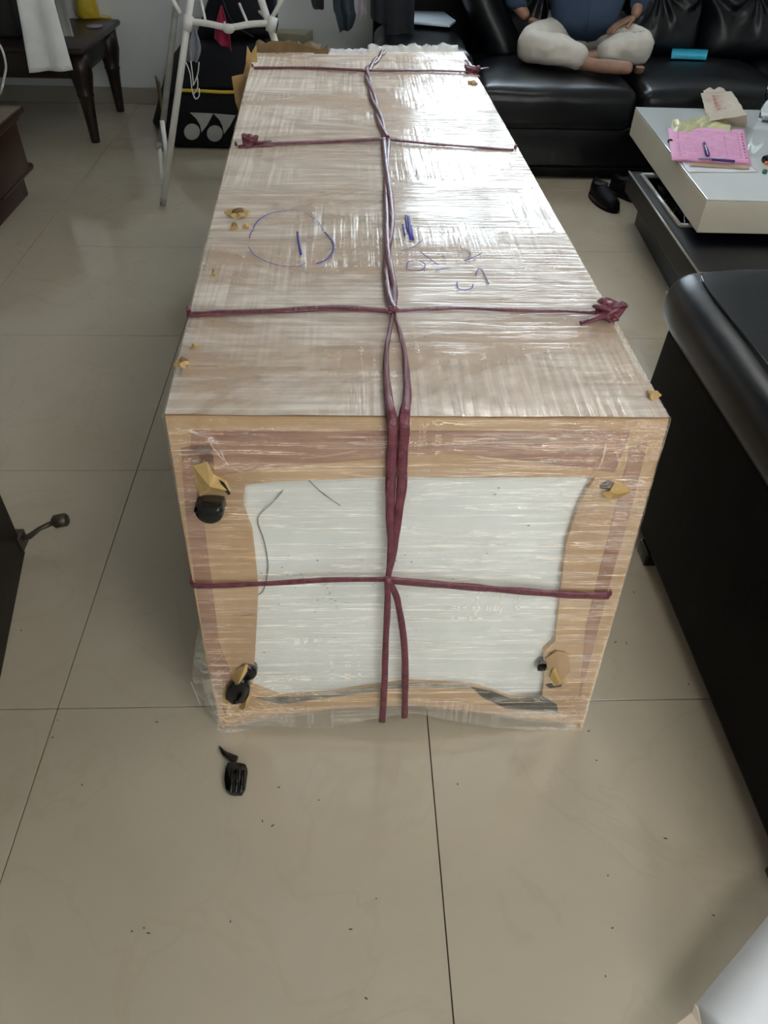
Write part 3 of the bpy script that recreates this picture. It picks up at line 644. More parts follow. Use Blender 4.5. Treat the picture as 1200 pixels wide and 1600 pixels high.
# things on the table
t = thing('yellow_jar', 'lumpy yellow plastic-wrapped jar on the dark side table', 'jar', U(135, 30, TZ))
jc = U(136, 30, TZ)+V((0, .04, 0))
bm = lathe([(.055, 0), (.068, .015), (.070, .06), (.064, .1), (.070, .14), (.066, .2), (.05, .23)], (jc.x, jc.y, TZ), 28)
for v in bm.verts: v.co += V((fbm(v.co, 18), fbm(v.co+V((5, 0, 0)), 18), 0))*.012
obj('wrapped_jar', bm, 'yelplastic', t)
obj('wrapper_tail', prism([U(x, y, TZ+.003) for x, y in ((152, 22), (172, 26), (174, 29), (156, 28), (146, 30))], (0, 0, .004)), 'yelplastic', t)
tag(obj('jar_lid', lathe([(.045, 0), (.048, .004), (.046, .008)], U(148, 42, TZ+.001), 20), 'pen_lt'), 'flat grey disc lying on the side table before the jar', 'lid')
# basket behind the towel, dark clutter
bk = box(-2.42, -1.86, 4.95, 5.35, TZ, .98, .02); tag(obj('storage_basket', bk, 'dark'), 'black storage basket on the side table under the white towel', 'basket')
def drape(name, L, R_, mat, th=.006, nu=14, nv=30, wav=.012, par=None, seed=0):
    # L, R_ : 3D polylines (top to bottom) for the left and right edge
    Ls = spline(L, 10); Rs = spline(R_, 10); m_ = min(len(Ls), len(Rs))-1
    def f(u, v):
        i = v*m_; k = int(min(i, m_-1)); fr = i-k
        l = Ls[k].lerp(Ls[k+1], fr); r = Rs[k].lerp(Rs[k+1], fr)
        return l.lerp(r, u)+V((0, -wav*(.4+v)*math.sin(u*9+seed)-.4*wav*noise.noise((u*6, v*4, seed)), 0))
    return obj(name, solid(grid(nu, nv, f), (0, th, 0)), mat, par)
o = drape('towel', [(-2.08, 5.2, .99), (-2.10, 4.92, .99), Y(27, 0, 4.78)+V((0, 0, .12)), Y(27, 0, 4.70), Y(47, 113, 4.66)], [(-1.90, 5.2, .99), (-1.92, 4.92, .99), Y(83, 0, 4.78)+V((0, 0, .12)), Y(83, 0, 4.70), Y(113, 110, 4.66)], 'towel', seed=1)
tag(o, 'white towel hanging over the front of the dark side table', 'towel')
o = drape('cloth', [Y(80, -60, 4.88)+V((0, 0, .1)), Y(84, 0, 4.86), Y(98, 57, 4.80)], [Y(92, -60, 4.88)+V((0, 0, .1)), Y(101, 0, 4.86), Y(115, 57, 4.80)], 'greycloth', wav=.002)
tag(o, 'plain grey cloth hanging behind the white towel', 'cloth')
for px, py, w, l in ((16, 36, 'tan_paper', 'crumpled brown wrapper on the side table, farther back'), (20, 53, 'card_lt', 'small orange-brown scrap at the side table front edge'), (3, 44, 'tan_paper', 'thin brown scrap at the far left of the side table')):
    bm = ball(U(px, py, TZ+.006), (.03, .018, .006), sub=2)
    for v in bm.verts: v.co += V((0, 0, fbm(v.co, 40)*.006))
    tag(obj('wrapper_scrap', bm, w), l, 'scrap')
o = obj('power_cable', tube(spline([Y(-25, 45, 4.6), Y(0, 71, 4.6), Y(9, 100, 4.6), Y(7, 120, 4.6), Y(0, 146, 4.55), U(-15, 175, .01), U(-60, 190, .01)], 6), .006, 8), 'white_mt')
tag(o, 'white cable looping down in front of the side table', 'cable')

# ================================================================ KIT BAG and clutter by the wall
t = thing('kit_bag', 'large black kit bag with grey logo and yellow piping behind the drying rack', 'bag', (-.75, 4.9, 0))
yb = 4.73
bm = hexa([(-1.05, yb, .0), (-.45, yb, .0), (-.45, 5.25, .0), (-1.28, 5.22, .0), (-1.02, yb, .30), (-.45, yb, .31), (-.45, 5.25, .38), (-1.10, 5.22, .37)], .03, 3)
obj('bag_body', bm, 'bag', t)
bm = hexa([(-1.01, yb+.015, .30), (-.45, yb+.02, .31), (-.45, 5.24, .38), (-1.10, 5.2, .37), (-.86, yb+.12, .50), (-.45, yb+.12, .52), (-.45, 5.2, .54), (-.95, 5.15, .52)], .03, 3)
obj('bag_flap', bm, 'bag', t)
obj('yellow_piping', tube(spline([Y(278, 141, yb-.004), Y(310, 142, yb-.008), Y(345, 144, yb-.008), Y(376, 144, yb-.004)], 5), .009, 8), 'yellow', t)
obj('side_strip', prism([(-1.115, 4.95, .30), (-1.165, 5.1, .30), (-1.16, 5.12, .16), (-1.12, 4.93, .12)], (-.01, -.005, 0)), 'olive', t, False)
def lg(pts): return prism([Y(x/3, y/3, yb-.002) for x, y in pts], (0, -.004, 0))
lz = [Y(x/3, y/3, yb) for x, y in ()]
obj('logo_triangle', lg([(890, 527), (1000, 531), (972, 585), (945, 620), (938, 585), (920, 555)]), 'logo', t, False)
obj('logo_triangle', lg([(1000, 531), (1105, 540), (1078, 590), (1050, 628), (1043, 590), (1028, 560)]), 'logo', t, False)
for cx, cy in ((900, 617), (1007, 625)): obj('logo_dot', lg([(cx+37*math.cos(k*math.pi/12), cy+38*math.sin(k*math.pi/12)) for k in range(24)]), 'logo', t, False)
t = thing('backpack', 'tall black backpack standing upright on the black kit bag', 'backpack', (-.6, 5.1, .5))
bm = hexa([(-.90, 4.97, .50), (-.43, 4.97, .50), (-.43, 5.3, .50), (-.9, 5.3, .50), (-.66, 5.0, .95), (-.43, 5.0, .98), (-.43, 5.25, .98), (-.66, 5.25, .95)], .05, 3)
obj('backpack_body', bm, 'bag', t)
obj('strap', tube(spline([(-.72, 4.94, .78), (-.66, 4.90, .62), (-.55, 4.93, .54)], 6), .016, 8, flat=.3), 'blackcloth', t)
obj('pocket', hexa([(-.78, 4.93, .54), (-.47, 4.93, .54), (-.47, 5.0, .54), (-.78, 5.0, .54), (-.70, 4.94, .74), (-.47, 4.94, .74), (-.47, 5.02, .74), (-.70, 5.02, .74)], .02), 'bag', t)
# beige carton by the wall
t = thing('beige_carton', 'shallow beige carton with lid against the back wall', 'box', (-.3, 5.4, 0))
cc = [U(424, 49, .46), U(477, 54, .46), U(492, 29, .46), U(434, 23, .46)]
for c in cc: c.y = min(c.y, 5.655)
obj('carton_lid', hexa([c+V((0, 0, -.06)) for c in cc]+cc, .006), 'crate', t)
md_ = sum(cc, V())/4
sh = [md_+(c-md_)*.95 for c in cc]
obj('carton_base', hexa([V((c.x, c.y, 0.0)) for c in sh]+[V((c.x, c.y, .405)) for c in sh], .006), 'crate_s', t)

# ================================================================ DRYING RACK
t = thing('drying_rack', 'white metal folding clothes rack standing left of the carton', 'drying rack', U(253, 325))
rk = .0125
fl0 = U(254, 322, .012); tl = Y(298, 0, 4.02); up = fl0+(tl-fl0)*1.55
obj('leg', tube([fl0+(tl-fl0)*.035, up], .016, 10), 'white_mt', t)
obj('rubber_foot', tube([fl0, fl0+(tl-fl0)*.04], [.014, .017], 10), 'grey_mt', t)
r0 = Y(430, 66, 4.02); r1 = Y(408, 0, 4.02); rf = r0+(r0-r1)*(r0.z/(r1.z-r0.z)); rf = V((-.06, 3.85, .0)); top2 = r0+(r1-r0)*4.2
obj('leg', tube([rf, r0, r1, top2], .016, 10), 'white_mt', t)
cb = [Y(293, 33, 4.0), Y(325, 37, 3.99), Y(357, 43, 3.98), Y(390, 38, 3.99), Y(424, 36, 4.0)]
obj('crossbar', tube(spline(cb, 4), .0135, 10), 'white_mt', t)
obj('hub', ball(Y(357, 45, 3.975), (.028, .02, .02)), 'white_mt', t)
for x, y in ((294, 38), (425, 40)): obj('joint_sleeve', tube([Y(x+1.5, y-14, 4.0), Y(x-2.5, y+10, 3.99)], .023, 10), 'white_mt', t)
g0 = Y(272, 36, 4.12); g1 = Y(250, 236, 3.95); g1.z = max(g1.z, .2)
obj('back_leg', tube([g0+(g0-g1)*.9, g0, g1], .015, 10), 'grey_mt', t)
obj('link', tube([Y(253, 188, 3.9), Y(265, 272, 3.84)], .011, 8), 'white_mt', t)
obj('link', tube([Y(249, 225, 3.9), Y(252, 270, 3.86), Y(255, 300, 3.83)], .009, 8), 'white_mt', t)
obj('link_joint', ball(Y(248, 228, 3.9), .018, sub=2), 'grey_mt', t)
for a, b in (((262, -14), (282, 22)), ((452, -22), (425, 28))): obj('wing_strut', tube([Y(*a, 4.05), Y(*b, 4.02)], .010, 8), 'white_mt', t)
for a, b in (((312, -10), (321, 33)), ((350, 30), (352, 44)), ((374, 6), (386, 34)), ((405, 18), (420, 34))): obj('wire', tube([Y(*a, 4.1), Y(*b, 4.0)], .006, 8), 'white_mt', t)
# wings and wires above the frame
ZW = 1.18
for x in (-1.25, -1.1, -.95, -.8, -.65, -.5, -.35, -.2, -.05, .1, .25, .38): obj('wire', tube([(x, 4.15, ZW), (x, 5.15, ZW)], .004, 6), 'white_mt', t)
for y in (4.15, 5.15): obj('wing_rail', tube([(-1.28, y, ZW), (.41, y, ZW)], .010, 8), 'white_mt', t)
obj('wing_strut', tube([(top2.x, top2.y, top2.z), (-.5, 4.15, ZW)], .012, 8), 'white_mt', t)
obj('leg', tube([(-.95, 5.2, .012), (-.6, 5.15, ZW)], .014, 8), 'grey_mt', t)
obj('leg', tube([up, (-.62, 4.15, ZW)], .012, 8), 'white_mt', t)
# clothes
def garment(name, label, cat, pts, y, mat, x0, x1, wav=.012, th=.012, seed=0):
    L = [V((x0, y, ZW+.006)), V((x0, y, ZW-.05))]+[Y(a, b, y) for a, b in pts[0]]; R_ = [V((x1, y, ZW+.006)), V((x1, y, ZW-.05))]+[Y(a, b, y) for a, b in pts[1]]
    o = drape(name, L, R_, mat, th, wav=wav, seed=seed); tag(o, label, cat, None); return o
def gx(px, y): return Y(px, 0, y).x
yg = 4.9
garment('sock', 'small dark garment tip hanging left of the dark jeans', 'clothing', ([(486, 0), (500, 12)], [(506, 0), (505, 13)]), yg, 'blackcloth', gx(485, yg), gx(507, yg), .004, seed=1)
garment('jeans', 'dark blue-black jeans leg hanging above the far end of the carton', 'clothing', ([(520, 0), (524, 22), (531, 50)], [(553, 0), (556, 26), (550, 46)]), yg-.1, 'jeans', gx(518, yg), gx(553, yg), .02, .03, 2)
garment('pale_cloth', 'pale lilac cloth hanging right of the dark jeans', 'clothing', ([(553, 0), (556, 24)], [(576, 0), (571, 29)]), yg+.1, 'lilac', gx(552, yg), gx(577, yg), .012, seed=3)
garment('dark_trousers', 'black trousers hanging between pale cloth and the sofa arm', 'clothing', ([(579, 0), (580, 30), (588, 41)], [(606, 0), (606, 42)]), yg, 'blackcloth', gx(578, yg), gx(606, yg), .012, .02, 4)
garment('slate_shirt', 'longer slate-black garment hanging beside the sofa arm', 'clothing', ([(600, 0), (603, 75)], [(648, 0), (646, 82)]), yg+.02, 'blackcloth', gx(600, yg), gx(648, yg), .008, .02, 5)
for k, (a, b, z, mt, lb) in enumerate(((-1.22, -.98, .95, 'slate', 'slate towel on the left wing of the drying rack'), (-.92, -.72, .98, 'jeans', 'denim shorts over the middle of the drying rack'))):
    o = drape('hanging_cloth', [(a, 4.6, ZW+.006), (a, 4.58, ZW-.05), (a+.01, 4.58, z)], [(b, 4.6, ZW+.006), (b, 4.58, ZW-.05), (b, 4.58, z)], mt, .01, seed=k); tag(o, lb, 'clothing')
t = thing('hanging_garment', 'blue-grey garment with pale straps hanging from the rack crossbar', 'clothing', Y(300, 45, 3.98))
o = drape('fabric_cup', [Y(302, 44, 3.99), Y(294, 70, 3.99), Y(297, 96, 3.99)], [Y(305, 44, 3.99), Y(314, 76, 3.99), Y(308, 97, 3.99)], 'bluegrey', .014, wav=.008, par=t)
drape('fabric_cup', [Y(297, 44, 4.03), Y(285, 80, 4.03), Y(288, 96, 4.03)], [Y(300, 44, 4.03), Y(296, 70, 4.03), Y(298, 97, 4.03)], 'bluegrey', .010, wav=.004, par=t)
for pp in ([(290, 96), (297, 115), (300, 140), (305, 154), (311, 150), (311, 138)], [(311, 97), (309, 115), (303, 132)], [(298, 95), (301, 118), (302, 134)], [(308, 120), (309, 135), (303, 147)]):
    obj('strap', tube(spline([Y(x, y, 3.97) for x, y in pp], 5), .0055, 8, flat=.5), 'white_mt', t)
o = drape('pink_cloth', [Y(344, 10, 4.06), Y(336, 40, 4.06), Y(334, 62, 4.06)], [Y(347, 10, 4.06), Y(357, 45, 4.06), Y(362, 80, 4.06)], 'crimson', .010, wav=.015, seed=4)
tag(o, 'crimson pink cloth hanging at the middle of the rack crossbar', 'clothing')

# ================================================================ BIG BLACK SOFA
t = thing('leather_sofa', 'black tufted leather sofa along the back wall', 'sofa', (2.0, 4.8, 0))
SY, SX0, SX1 = 4.30, .66, 3.2
obj('sofa_base', box(SX0-.02, SX1, SY+.02, 5.35, .05, .27, .02, 3), 'leather', t)
obj('sofa_skirt', box(SX0-.02, SX1, SY, 5.3, .012, .062, .008, 2), 'leather_m', t)
def cushion(x0, x1, y0, y1, z0, z1, seed=0, r=.06):
    bm = box(x0, x1, y0, y1, z0, z1, r, 5)
    bmesh.ops.subdivide_edges(bm, edges=[e for e in bm.edges if e.calc_length() > .12], cuts=9, use_grid_fill=True)
    cx, cy = (x0+x1)/2, (y0+y1)/2
    for v in bm.verts:
        u, w = abs(v.co.x-cx)/((x1-x0)/2), abs(v.co.y-cy)/((y1-y0)/2)
        if v.co.z > (z0+z1)/2: v.co.z += .030*(1-u**2.4)*(1-w**2.4)-.012*max(0, (w-.8)*2) + .006*fbm((v.co.x, v.co.y, seed), 7)
        if v.co.y < y0+.03: v.co.y += .010*fbm((v.co.x*3, v.co.z*1.2, seed), 5)-.012*(1-u**3)
    return bm
for k, (a, b) in enumerate(((SX0, 1.515), (1.525, 2.37), (2.38, SX1-.02))): obj('seat_cushion', cushion(a, b, SY-.015, 5.15, .245, .455, k*3.3), 'leather', t)
# tufted back cushions
def tufted(x0, x1, z0, z1, ya, yb, btn):
    def f(u, v):
        x = x0+(x1-x0)*u; z = z0+(z1-z0)*v; p = (1-abs(2*u-1)**5)*(1-abs(2*v-1)**4)
        yy = ya+(yb-ya)*v - .16*max(p, 0)**.5
        for bx, bz in btn:
            dx, dz = x-bx, z-bz; r = math.hypot(dx, dz*1.2); th = math.atan2(dz, dx)
            yy += .085*math.exp(-(r/.06)**1.1) + .020*math.exp(-(r/.20)**2)*math.sin(th*9+bx*7+2*noise.noise((bx*3, th, 2)))*min(1, r/.03)
        yy += .014*math.exp(-((z-.79)/.014)**2) + .006*fbm((x, z, 4), 6)
        return V((x, yy, z))
    return solid(grid(64, 56, f), (0, .12, 0))
for a, b in ((SX0+.06, 1.50), (1.51, 2.07), (2.08, 2.63), (2.64, 3.16)):
    c = (a+b)/2; obj('back_cushion', tufted(a, b, .44, .98, 5.14, 5.30, [(c, .79), (a-.004, .79), (b+.004, .79)]), 'leather', t)
    obj('button', ball((c, 5.235, .79), (.014, .008, .014), sub=2), 'leather', t)
obj('sofa_back', box(.14, SX1, 5.36, 5.62, .05, .92, .04, 3), 'leather_m', t)
bm = box(.14, SX0-.01, SY+.10, 5.32, .05, .575, .07, 5); bmesh.ops.subdivide_edges(bm, edges=[e for e in bm.edges if e.calc_length() > .2], cuts=6, use_grid_fill=True)
for v in bm.verts:
    if v.co.z > .5: v.co.z += .02*fbm(v.co, 5)
obj('armrest', bm, 'leather', t)
# rolled inner corner of the back
def roll(u, v):
    a = v*math.pi*.95; q = .13+.05*u
    return V((.66+.02+.30*u**1.2+q*math.cos(a)*.8-.05, 5.12-.05*u-q*math.sin(a)*.8, .46+.50*(1-u)))
obj('corner_cushion', solid(grid(14, 16, roll), (0, .06, 0)), 'leather', t)
for x in (SX0+.1, SX1-.1): obj('sofa_foot', box(x-.03, x+.03, SY+.08, SY+.14, 0, .06, .004), 'leather_m', t)
o = obj('pale_slab', hexa([Y(648, 40, 4.98), Y(700, 44, 4.98), Y(716, 40, 5.12)+V((0, 0, .0)), Y(648, 22, 5.16)]+[p+V((0, 0, .018)) for p in (Y(648, 40, 4.98), Y(700, 44, 4.98), Y(716, 40, 5.12), Y(648, 22, 5.16))], .004), 'paleblue')
bpy.data.objects.remove(o)
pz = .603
pk = [U(646, 38, pz), U(702, 43, pz), U(712, 36, pz), U(690, 20, pz), U(648, 14, pz)]  # flat pale blue-grey outline on top of the armrest
o = obj('pale_slab', prism(pk, (0, 0, .014), bev=.003), 'paleblue'); tag(o, 'pale blue-grey flat packet lying on the sofa armrest', 'slab')
o = obj('phone_box', hexa([U(1048, 92, .49), U(1103, 94, .49), U(1105, 84, .49), U(1049, 82, .49)]+[p+V((0, 0, .022)) for p in (U(1048, 92, .49), U(1103, 94, .49), U(1105, 84, .49), U(1049, 82, .49))], .003), 'cyan')
tag(o, "turquoise flat box lying on the sofa seat beside the person's knee", 'box')
# shoes under the sofa
def shoe(c, ang, label):
    c = V(c); o = thing('shoe', label, 'shoe', c, 'black shoes below the sofa'); ca, sa = math.cos(ang), math.sin(ang)
    def f(u, v):
        th = v*2*math.pi; L = -.14+.28*u; w = .048*math.sin(math.pi*min(1, max(.02, u*.97+.015)))**.45*(.85+.25*u); h = .085-.045*u**1.5 if u < .9 else .045*math.sqrt(max(0, (1-u)/.1))
        h = h*min(1, u/.04+.1); z = max(.0, h*.5+h*.55*math.sin(th)); x, y = L, w*math.cos(th)
        return c+V((x*ca-y*sa, x*sa+y*ca, z+.008))
    obj('upper', grid(20, 18, f), 'shoe', o)
    def g(u, v):
        th = v*2*math.pi; x = .145*math.cos(th); y = .052*math.sin(th)*(1+.12*math.cos(th)); return c+V((x*ca-y*sa, x*sa+y*ca, .014*u))
    bm = grid(1, 24, g); bmesh.ops.holes_fill(bm, edges=bm.edges[:]); obj('sole', bm, 'shoe', o)
    top = c+V((-.06*ca, -.06*sa, .083)); obj('opening', ball(top, (.04, .035, .006), sub=2), 'dark', o)
shoe(U(942, 318)+V((0, 0, 0)), -1.35, 'black shoe on the floor in front of the sofa, left of the pair')
shoe(U(985, 312)+V((.0, .03, 0)), -1.0, 'black shoe closer to the coffee table, partly hidden')

# ================================================================ COFFEE TABLE
z1, z0 = .415, .285
a = U(993, 167, z1); b = U(1105, 311, z1); ex = V((.92, (U(1199, 313, z1)-b).y/(U(1199, 313, z1)-b).x*.92, 0))
sl = (b-a); t = thing('coffee_table', 'low coffee table with white glass top over a black base', 'table', ((a+b)/2+ex/2).to_tuple())
bb = [b, b+ex, a+ex, a]
obj('table_slab', hexa([V((p.x, p.y, z0)) for p in bb]+[V((p.x, p.y, z1-.008)) for p in bb], .003), 'cream', t, False)
ct = sum(bb, V())/4
obj('glass_top', hexa([V((p.x, p.y, z1-.007)) for p in bb]+[V((p.x, p.y, z1)) for p in bb], .002), 'glass_top', t, False)
zb = .255
c = U(983, 268, zb); e = U(1092, 427, zb); ex2 = V((1.0, -.02, 0)); cb4 = [e, e+ex2, c+ex2, c]
# hollow base: four sides, top rim with the open tray
def slabp(pts, za, zc, bev=.003): return hexa([V((p.x, p.y, za)) for p in pts]+[V((p.x, p.y, zc)) for p in pts], bev)
obj('side_panel', slabp([e, e+V((.02, 0, 0)), c+V((.02, 0, 0)), c], .165, zb), 'char_lq', t, False)
obj('side_panel', slabp([e+V((.02, 0, 0)), e+ex2, e+ex2+V((0, .02, 0)), e+V((.02, .02, 0))], .165, zb), 'black_lq', t, False)
obj('side_panel', slabp([c+V((.02, -.02, 0)), c+ex2+V((0, -.02, 0)), c+ex2, c+V((.02, 0, 0))], .165, zb), 'black_lq', t, False)
obj('side_panel', slabp([e+ex2+V((-.02, .02, 0)), e+ex2+V((0, .02, 0)), c+ex2+V((0, -.02, 0)), c+ex2+V((-.02, -.02, 0))], .165, zb), 'black_lq', t, False)
tr = [U(1062, 353, zb), U(1003, 274, zb)]; wi = V((.28, -.005, 0)); hole = [tr[0], tr[0]+wi, tr[1]+wi, tr[1]]
I = [e+V((.02, .02, 0)), e+ex2+V((-.02, .02, 0)), c+ex2+V((-.02, -.02, 0)), c+V((.02, -.02, 0))]
bm = bmesh.new()
for k in range(4):
    j = (k+1) % 4; q = [I[k], I[j], hole[j], hole[k]]; prism([V((p.x, p.y, zb-.018)) for p in q], (0, 0, .016), bm)
obj('base_top', bm, 'black_lq', t, False)
M['tray'] = MAT('tray_lining', (.07, .07, .062), .5, (.09, .09, .08), 8)
obj('tray_floor', slabp(hole, .165, .175, 0), 'tray', t, False)
for k in range(4):
    j = (k+1) % 4; obj('tray_frame', tube([hole[k]+V((0, 0, .0)), hole[j]], .011, 6), 'rail', t)
obj('edge_rail', tube([e, c], .0045, 6), 'rail', t); obj('edge_rail', tube([e, e+ex2], .0045, 6), 'rail', t)
pc = [U(1065, 488), U(991, 350)]
obj('plinth', slabp([pc[0]+V((0.0, -.05, 0)), pc[0]+V((.8, -.05, 0)), pc[1]+V((.8, .0, 0)), pc[1]], 0, .166), 'black_lq', t, False)
obj('pivot_post', lathe([(.09, 0), (.09, z0-zb+.02)], (ct.x, ct.y, zb-.018), 20), 'black_lq', t)
for k, (x, y) in enumerate(((1036, 303), (1064, 337))):
    q = U(x, y, .20); bm = lathe([(.028, 0), (.031, .005), (.034, .06), (.031, .06), (.028, .008)], (q.x, q.y, .176), 16)
    tag(obj('glass_tumbler', bm, 'glass'), ('small clear glass farther back in the coffee table tray', 'small clear glass nearer the front in the coffee table tray')[k], 'glass')
tag(obj('paper_scrap', prism([U(x, y, .001) for x, y in ((1040, 455), (1046, 458), (1062, 482), (1066, 492), (1058, 488), (1046, 472))], (0, 0, .003)), 'paper', smooth=False), 'narrow white paper scrap on the floor beside the coffee table base', 'paper')
# things on the table top
def sheet(name, pts, mat, z, lab=None, cat='paper', lift=.004, n=24, par=None, seed=0, over=None):
    P = [U(x, y, z) for x, y in pts]
    def f(u, v):
        p = P[0].lerp(P[1], u).lerp(P[3].lerp(P[2], u), v); p = p.copy()
        p.z += .001+lift*abs(noise.noise((u*3+seed, v*5, seed)))
        return p
    o = obj(name, solid(grid(n, n//2, f), (0, 0, .0012)), mat, par)
    if lab: tag(o, lab, cat)
    return o, P
sheet('white_paper', [(1062, 250), (1160, 250), (1186, 270), (1074, 270)], 'paper', z1, 'white paper under the pink papers, showing along their front edge', lift=.003)
sheet('brown_envelope', [(1085, 235), (1168, 240), (1170, 265), (1078, 260)], 'tan_paper', z1+.004, 'tan brown paper between the pink and the white sheets', lift=.002)
t = thing('pink_invoice', 'bundle of pink printed papers on the white glass table top', 'paper', U(1105, 225, z1))
zz = z1+.009
o, P = sheet('pink_sheet', [(1043, 201), (1162, 203), (1172, 257), (1049, 251)], 'pink', zz, par=t, lift=.008)
sheet('pink_sheet', [(1046, 206), (1160, 208), (1174, 259), (1052, 252)], 'pink', zz-.004, par=t, lift=.005, seed=3)
def onsheet(u, v, s=0):
    p = P[0].lerp(P[1], u).lerp(P[3].lerp(P[2], u), v).copy(); p.z += .001+.008*abs(noise.noise((u*3, v*5, 0)))+.0018; return p
random.seed(5)
bm = bmesh.new()
for r in range(16):
    v = .12+r*.052
    u = .08
    while u < .9:
        L = random.uniform(.02, .09)
        if random.random() < .72 or r in (0, 8): tube([onsheet(u, v), onsheet(min(u+L, .9), v)], .0010, 4, bm, flat=.3, up=(0, 0, 1))
        u += L+.012
for u in (.12, .9, .72): tube([onsheet(u, .15+.08*k) for k in range(10)], .0006, 4, bm, flat=.3, up=(0, 0, 1))
obj('print_lines', bm, 'print', t)['kind'] = 'stuff'
bm = bmesh.new()
for k in range(9): tube([onsheet(.955, .14+k*.09), onsheet(.955, .18+k*.09)], .003, 4, bm, flat=.2, up=(0, 0, 1))
obj('print_blocks', bm, 'print', t)['kind'] = 'stuff'
t = thing('pen', 'navy and lilac ballpoint pen lying on the pink papers', 'pen', U(1110, 250, zz))
pa, pm, pb = U(1090, 248, zz+.011), U(1112, 249, zz+.011), U(1148, 252, zz+.013)
obj('pen_grip', tube([pa, pa.lerp(pm, .2), pm], [.001, .004, .0045], 10), 'pen_lt', t); obj('pen_barrel', tube([pm, pb], .0055, 10), 'pen', t)
t = thing('marker_cap', 'short navy blue pen cap lying on the pink papers', 'pen cap', U(1103, 234, zz))
obj('cap_body', tube([U(1100, 225, zz+.012), U(1106, 242, zz+.012)], .0085, 12), 'pen', t); obj('pocket_clip', tube([U(1102, 227, zz+.021), U(1106, 241, zz+.021)], .002, 6), 'paper', t)
# crumpled yellow wrapper
def crump(u, v):
    x = 1048+u*92; y = 186+v*26+4*math.sin(u*7); p = U(x, y, z1); p.z += .002+.030*abs(noise.noise((u*5, v*4, 9)))*math.sin(math.pi*v)**.5+.010*math.sin(math.pi*v); return p
tag(obj('plastic_wrapper', solid(grid(40, 16, crump), (0, 0, .0012)), 'wrapper'), 'crumpled pale yellow plastic wrapper behind the pink papers', 'wrapper')
# kraft paper bag, lying
t = thing('paper_bag', 'small brown paper bag with red print lying on the coffee table', 'bag', U(1128, 185, z1))
s0 = [U(1106, 190, z1), U(1165, 199, z1), U(1163, 176, z1), U(1104, 172, z1)]
tops = [U(1106, 190, z1+.014), U(1167, 180, z1+.065), U(1143, 143, z1+.07), U(1095, 146, z1+.045)]
def pb(u, v, w):
    lo = s0[0].lerp(s0[1], u).lerp(s0[3].lerp(s0[2], u), v); hi = tops[0].lerp(tops[1], u).lerp(tops[3].lerp(tops[2], u), v); return lo.lerp(hi, w)
bm = bmesh.new()
def crk(p): return p+V((.006*noise.noise(p*22), .006*noise.noise(p*22+V((3, 0, 0))), abs(.006*noise.noise(p*26+V((0, 4, 0))))))
for f in (lambda a, b: pb(a, b, 1), lambda a, b: pb(a, b, 0), lambda a, b: pb(a, 0, b), lambda a, b: pb(a, 1, b), lambda a, b: pb(0, a, b), lambda a, b: pb(1, a, b)):
    grid(14, 12, lambda a, b, f=f: crk(f(a, b)), bm)
bmesh.ops.remove_doubles(bm, verts=bm.verts, dist=.0005); obj('bag_body', bm, 'kraft', t, False)
obj('bag_mouth', solid(grid(14, 4, lambda u, v: crk(pb(.1+.7*u, .98+.12*v, 1)+V((0, 0, .012*v*math.sin(u*6)**2)))), (0, 0, .001)), 'kraft', t, False)
bm = bmesh.new(); random.seed(8)
for r in range(5):
    for k in range(5): 
        u0 = .30+r*.055; v0 = .28+k*.12; w_ = .09
        z_ = V((0, 0, .0065)); pts = [crk(pb(u0, v0, 1))+z_, crk(pb(u0+.03, v0+w_*.5, 1))+z_, crk(pb(u0+.005, v0+w_, 1))+z_]
        if r < 3 or random.random() < .6: tube(pts, .0022 if r < 2 else .001, 5, bm, flat=.3, up=(0, 0, 1))
obj('red_print', bm, 'redink', t)['kind'] = 'stuff'
# glass
gq = U(1193, 190, z1); t = thing('glass_tumbler', 'tall clear glass tumbler at the right edge of the coffee table', 'glass', gq)
bm = lathe([(.030, 0), (.034, .004), (.036, .05), (.042, .155), (.0395, .155), (.033, .05), (.030, .014)], (gq.x+.005, gq.y, z1+.001), 24); obj('glass_body', bm, 'glass', t)
bc = U(1192, 255, z1)
t = thing('lighter', 'black and orange small gadget at the right edge of the coffee table', 'gadget', bc)
obj('black_body', tube([bc+V((.004, 0, .014)), bc+V((.05, .03, .02))], [.017, .014], 12), 'black_pl', t); obj('orange_ring', tube([bc+V((.0, -.022, .008)), bc+V((.03, -.02, .008))], .007, 10), 'orange', t)
gc = U(1194, 271, z1); tag(obj('bottle_cap', lathe([(.009, 0), (.010, .002), (.009, .014)], (gc.x, gc.y, z1+.0005), 14), 'green'), 'small dark green bottle cap on the coffee table corner', 'cap')
gc = U(1046, 224, z1); tag(obj('marker_end', ball((gc.x, gc.y, z1+.010), (.012, .009, .009)), 'dark'), 'tiny black knob sticking out from under the pink papers', 'knob')

